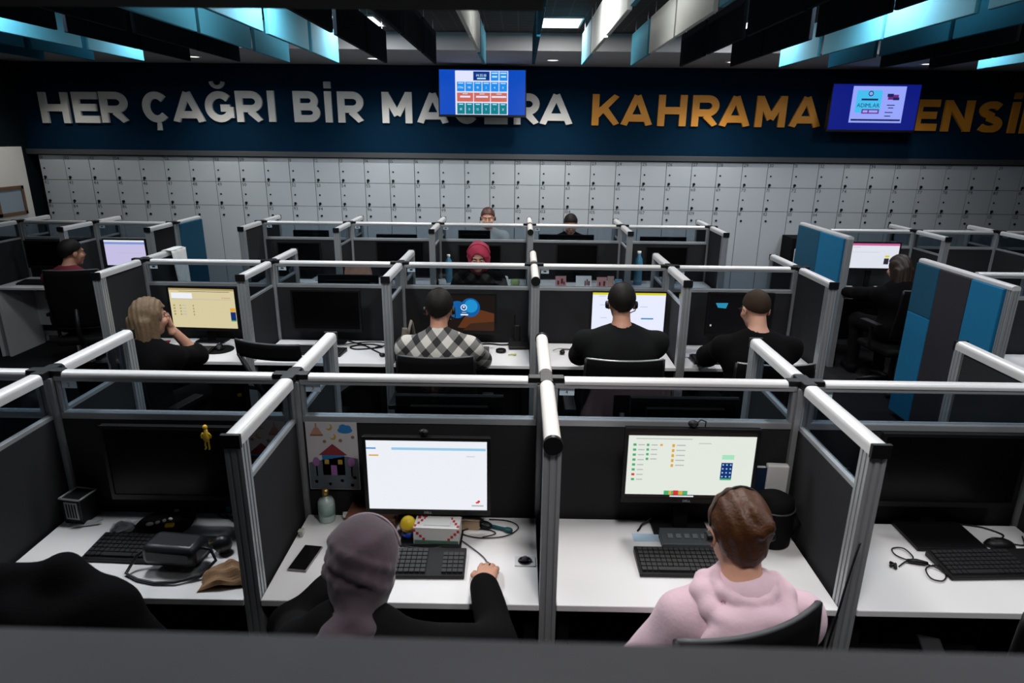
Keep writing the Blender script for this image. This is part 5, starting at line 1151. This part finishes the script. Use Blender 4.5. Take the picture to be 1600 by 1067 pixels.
# ------------------------------------------------------------------ people
PLAID = bpy.data.materials.new('buffalo_plaid'); PLAID.use_nodes = True
def _plaid():
    nt = PLAID.node_tree; p = nt.nodes['Principled BSDF']; p.inputs['Roughness'].default_value = .9
    tc = nt.nodes.new('ShaderNodeTexCoord'); mp = nt.nodes.new('ShaderNodeMapping'); mp.inputs['Rotation'].default_value = (0, R(45), 0); mp.inputs['Scale'].default_value = (11, 11, 11)
    sx = nt.nodes.new('ShaderNodeSeparateXYZ'); nt.links.new(tc.outputs['Object'], mp.inputs['Vector']); nt.links.new(mp.outputs['Vector'], sx.inputs[0])
    outs = []
    for ax in ('X', 'Z'):
        fr = nt.nodes.new('ShaderNodeMath'); fr.operation = 'FRACT'; nt.links.new(sx.outputs[ax], fr.inputs[0])
        gt = nt.nodes.new('ShaderNodeMath'); gt.operation = 'GREATER_THAN'; gt.inputs[1].default_value = .45; nt.links.new(fr.outputs[0], gt.inputs[0]); outs.append(gt)
    ad = nt.nodes.new('ShaderNodeMath'); ad.operation = 'ADD'; nt.links.new(outs[0].outputs[0], ad.inputs[0]); nt.links.new(outs[1].outputs[0], ad.inputs[1])
    dv = nt.nodes.new('ShaderNodeMath'); dv.operation = 'MULTIPLY'; dv.inputs[1].default_value = .5; nt.links.new(ad.outputs[0], dv.inputs[0])
    cr = nt.nodes.new('ShaderNodeValToRGB'); cr.color_ramp.interpolation = 'CONSTANT'
    cr.color_ramp.elements[0].color = (.010, .010, .011, 1); cr.color_ramp.elements[1].position = .25; cr.color_ramp.elements[1].color = (.14, .135, .13, 1)
    e = cr.color_ramp.elements.new(.75); e.color = (.50, .48, .44, 1)
    nt.links.new(dv.outputs[0], cr.inputs[0]); nt.links.new(cr.outputs[0], p.inputs['Base Color'])
_plaid()
SWEAT = mat('black_knit', (.003, .003, .0035), .95, spec=.1, bump=.3, bscale=200)
TEE = mat('black_cotton', (.006, .0065, .007), .9, spec=.12, bump=.2, bscale=260)
PINK = mat('pink_fleece', (.60, .42, .49), .95, noise=.06, nscale=12, bump=.25, bscale=90, sheen=.2)
MAUVE = mat('mauve_scarf', (.060, .040, .052), .8, spec=.2, noise=.65, nscale=7, bump=.25, bscale=70, sheen=.2)
REDSC = mat('crimson_scarf', (.30, .012, .045), .8, noise=.15, nscale=12, bump=.2, bscale=80)
DRED = mat('dark_red_shirt', (.13, .008, .020), .9, bump=.2, bscale=150)
GREYS = mat('pale_grey_shirt', (.42, .43, .44), .9, bump=.2, bscale=150)
H_BLONDE = mat('blonde_hair', (.16, .105, .062), .5, spec=.3, noise=.5, nscale=70, bump=.5, bscale=120)
H_BROWN = mat('auburn_hair', (.060, .020, .006), .45, spec=.35, noise=.45, nscale=60, bump=.6, bscale=110)
H_DARK = mat('dark_hair', (.007, .005, .004), .6, spec=.2, noise=.3, nscale=90, bump=.5, bscale=160)
H_CROP = mat('brown_crop', (.030, .016, .009), .7, spec=.2, noise=.3, nscale=90, bump=.4, bscale=200)
H_RED = mat('mahogany_hair', (.07, .018, .012), .5, noise=.3, nscale=80, bump=.4, bscale=160)

person('woman in a mauve headscarf and black sweater with one hand on a mouse', (-.585, -.92, 0), 0, (.040, .12, 1.075), pitch=.50, hyaw=-.05, sw=.165, bulk=.95,
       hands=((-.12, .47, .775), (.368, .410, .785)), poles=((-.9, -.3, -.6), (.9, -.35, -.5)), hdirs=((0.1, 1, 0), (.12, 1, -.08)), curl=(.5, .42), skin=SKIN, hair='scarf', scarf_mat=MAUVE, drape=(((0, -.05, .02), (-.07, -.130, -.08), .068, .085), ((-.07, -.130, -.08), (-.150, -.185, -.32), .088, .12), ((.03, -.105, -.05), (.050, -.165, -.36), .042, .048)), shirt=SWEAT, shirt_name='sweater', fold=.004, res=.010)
_, M2 = person('woman with auburn hair bun in a pink hoodie and headset', (.545, -.815, 0), 0, (-.030, .035, 1.185), pitch=.26, hyaw=.06, sw=.165, bulk=1.0,
       hands=((-.13, .20, .675), (.14, .35, .790)), poles=((-.6, -.25, -.6), (.40, -.35, -.9)), skin=SKIN, hair='bun', hairmat=H_BROWN, shirt=PINK, shirt_name='hoodie', fold=.005, hood=True, res=.010)
headset('black headset worn by the woman in the pink hoodie', M2, 1, cup=.018)
_, M3 = person('blonde woman with a bob and glasses holding a hand to her mouth', (-2.44, 1.36, 0), 0, (.045, .12, 1.150), pitch=.10, hyaw=-.42, sw=.165, bulk=.92,
       hands=((-.16, .46, .775), (.115, .215, 1.045)), poles=((-.8, -.3, -.8), (.45, .25, -1)), hdirs=((0, 1, 0), (-.25, .15, .85)), hnorm=((0, 0, 1), (.6, .75, .1)), curl=(.5, 1.0), skin=SKIN, hair='bob', hairmat=H_BLONDE, shirt=SWEAT, shirt_name='dark_top', sleeves='elbow')
_, M4 = person('man in a cream and black plaid overshirt with headset seen from behind', (-.60, 1.40, 0), 0, (0, .11, 1.222), pitch=.16, sw=.20, bulk=1.12, poles=((-1, -.3, -.45), (1, -.3, -.45)), hands=((-.13, .50, .775), (.15, .50, .775)),
       skin=SKIN2, hair='short', shirt=PLAID, shirt_name='overshirt', fold=.004, collar=.010)
headset('black headset worn by the plaid shirt man', M4, 1)
_, M5 = person('broad man in a black T-shirt with headset before a bright white monitor', (.515, 1.38, 0), 0, (.005, .13, 1.275), pitch=.12, sw=.220, bulk=1.25, poles=((-.8, -.3, -.6), (.8, -.3, -.6)), hands=((-.17, .52, .775), (.17, .52, .775)),
       skin=SKIN2, hair='short', shirt=TEE, shirt_name='tshirt', sleeves='elbow')
headset('black headset worn by the broad man in black T-shirt', M5, 1)
_, M6 = person('man with cropped brown hair and glasses leaning over his desk in black', (1.335, 1.38, 0), 0, (.01, .13, 1.245), pitch=.30, hyaw=.10, sw=.205, bulk=1.15, poles=((-1, -.15, -.35), (1, -.15, -.35)), hands=((-.16, .52, .775), (.16, .52, .775)),
       skin=SKIN, hair='crop', hairmat=H_CROP, shirt=SWEAT, shirt_name='sweater')
def glasses(label, Mw):
    t = thing('glasses', label, 'glasses', (0, 0, 0)); t.matrix_world = Mw; m = mat('glasses_frame', (.06, .04, .03), .35, .4)
    for s in (-1, 1):
        b = MB(); b.tube([(s*.032+.024*math.cos(a), .101-.006*abs(math.cos(a)), .002+.019*math.sin(a)) for a in np.linspace(0, 2*PI, 17)], .0018, 6); b.build('rim', m, t, smooth=True)
        b = MB(); b.tube([(s*.056, .096, .006), (s*.085, .060, .008), (s*.088, -.01, .004), (s*.084, -.03, -.012)], .0018, 6); b.build('arm', m, t, smooth=True)
    b = MB(); b.tube([(-.008, .108, .006), (.008, .108, .006)], .0018, 6); b.build('bridge', m, t); return t
glasses('thin glasses worn by the cropped-haired man in black', M6); glasses('glasses worn by the blonde woman', M3)
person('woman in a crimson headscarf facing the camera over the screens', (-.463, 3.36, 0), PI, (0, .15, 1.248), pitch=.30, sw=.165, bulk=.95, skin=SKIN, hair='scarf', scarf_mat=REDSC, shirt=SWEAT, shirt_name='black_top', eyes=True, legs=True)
_, M8 = person('man with mahogany hair in a pale shirt facing the camera by the lockers', (-.50, 5.78, 0), PI, (0, .14, 1.298), pitch=.12, sw=.19, bulk=1.05, skin=SKIN, hair='short', hairmat=H_RED, shirt=GREYS, eyes=True)
headset('black headset worn by the mahogany-haired man by the lockers', M8, 1)
person('dark-haired man with head bowed behind the photo card screen', (.512, 5.78, 0), PI, (0, .16, 1.238), pitch=.38, sw=.19, bulk=1.05, skin=SKIN, hair='short', shirt=SWEAT, eyes=True)
person('short-haired person in a dark red shirt at the lilac-white monitor', (-4.28, 3.46, 0), 0, (.01, .12, 1.175), pitch=.10, hyaw=-.55, sw=.185, skin=SKIN2, hair='short', shirt=DRED)
person('dark-clad long-haired worker at the pink-barred monitor beyond the aisle', (3.42, 3.50, 0), 0, (-.02, .10, 1.120), pitch=.2, hyaw=.1, sw=.18, hands=((-.26, .60, .785), (.16, .48, .785)), skin=SKIN, hair='bob', hairmat=mat('umber_hair', (.022, .010, .006), .5, noise=.3, nscale=60, bump=.4, bscale=120), shirt=SWEAT, shirt_name='black_top')
PALEBAR = mat('pale_bar', (.30, .31, .32), .3, .5)
task_chair('black chair under the woman in mauve headscarf', -.585, -.86, 0, back_top=.90)
task_chair('black chair turned under the pink hoodie woman', .425, -.795, R(20), back_top=1.055, tilt=4)
task_chair('black chair under the blonde woman', -2.44, 1.36, R(-12), back_top=.90)
task_chair('black chair under the plaid shirt man', -.585, 1.40, 0, back_top=1.03)
task_chair('black chair with a pale back bar under the broad headset man', .500, 1.38, 0, back_top=1.035, bar=PALEBAR)
task_chair('black chair with a pale back bar under the glasses man', 1.36, 1.38, 0, back_top=1.02, bar=PALEBAR)
task_chair('empty open-backed black chair turned aside in the tangled cable cubicle', -1.55, 1.62, R(-14), back_top=1.045, tilt=14, open_back=True)
task_chair('black chair under the woman in crimson headscarf', -.463, 3.37, PI, back_top=.95)
task_chair('black chair under the mahogany-haired man', -.50, 5.80, PI, back_top=.95)
task_chair('black chair under the dark-haired man with bowed head', .512, 5.80, PI, back_top=.95)
task_chair('black chair with tall back under the person in dark red', -4.13, 3.46, R(12), back_top=1.075, tilt=4)
task_chair('black chair on casters under the dark-clad worker', 3.42, 3.44, R(8), back_top=1.00)
task_chair('black chair beneath the draped black coat', -1.40, -.82, R(-4), back_top=1.02)
task_chair('empty black chair at the coiled cable desk', 1.50, -.80, R(-18), back_top=1.07)
# coat hung over the chair of the coat chair cubicle
s = SDF(.012, .05); cx, cy = -1.37, -1.08
for a, c_, r0, r1 in (((-.19, 0, 1.02), (.17, .01, 1.03), .055, .055), ((-.20, .0, 1.0), (-.27, .06, .74), .075, .09), ((.18, 0, 1.0), (.26, .05, .74), .07, .085), ((-.10, -.02, 1.0), (-.12, -.05, .55), .07, .10), ((.09, -.02, 1.0), (.12, -.05, .55), .07, .10), ((0, -.03, 1.0), (0, -.06, .5), .07, .10), ((-.16, .03, 1.08), (.02, .05, 1.10), .040, .045), ((.05, .04, 1.10), (.15, .03, 1.07), .042, .035)):
    s.cap(np.array(a)+(cx, cy+.13, 0), np.array(c_)+(cx, cy+.13, 0), r0, r1)
s.wr = folds(.008, 30, 1.0)
t = sdf_obj('coat', [s], mat('black_wool', (.0025, .0025, .003), .95, spec=.06, bump=.4, bscale=150)); tag(t, 'bulky black coat draped over the office chair at the desk with the handbag', 'coat', kind='thing')
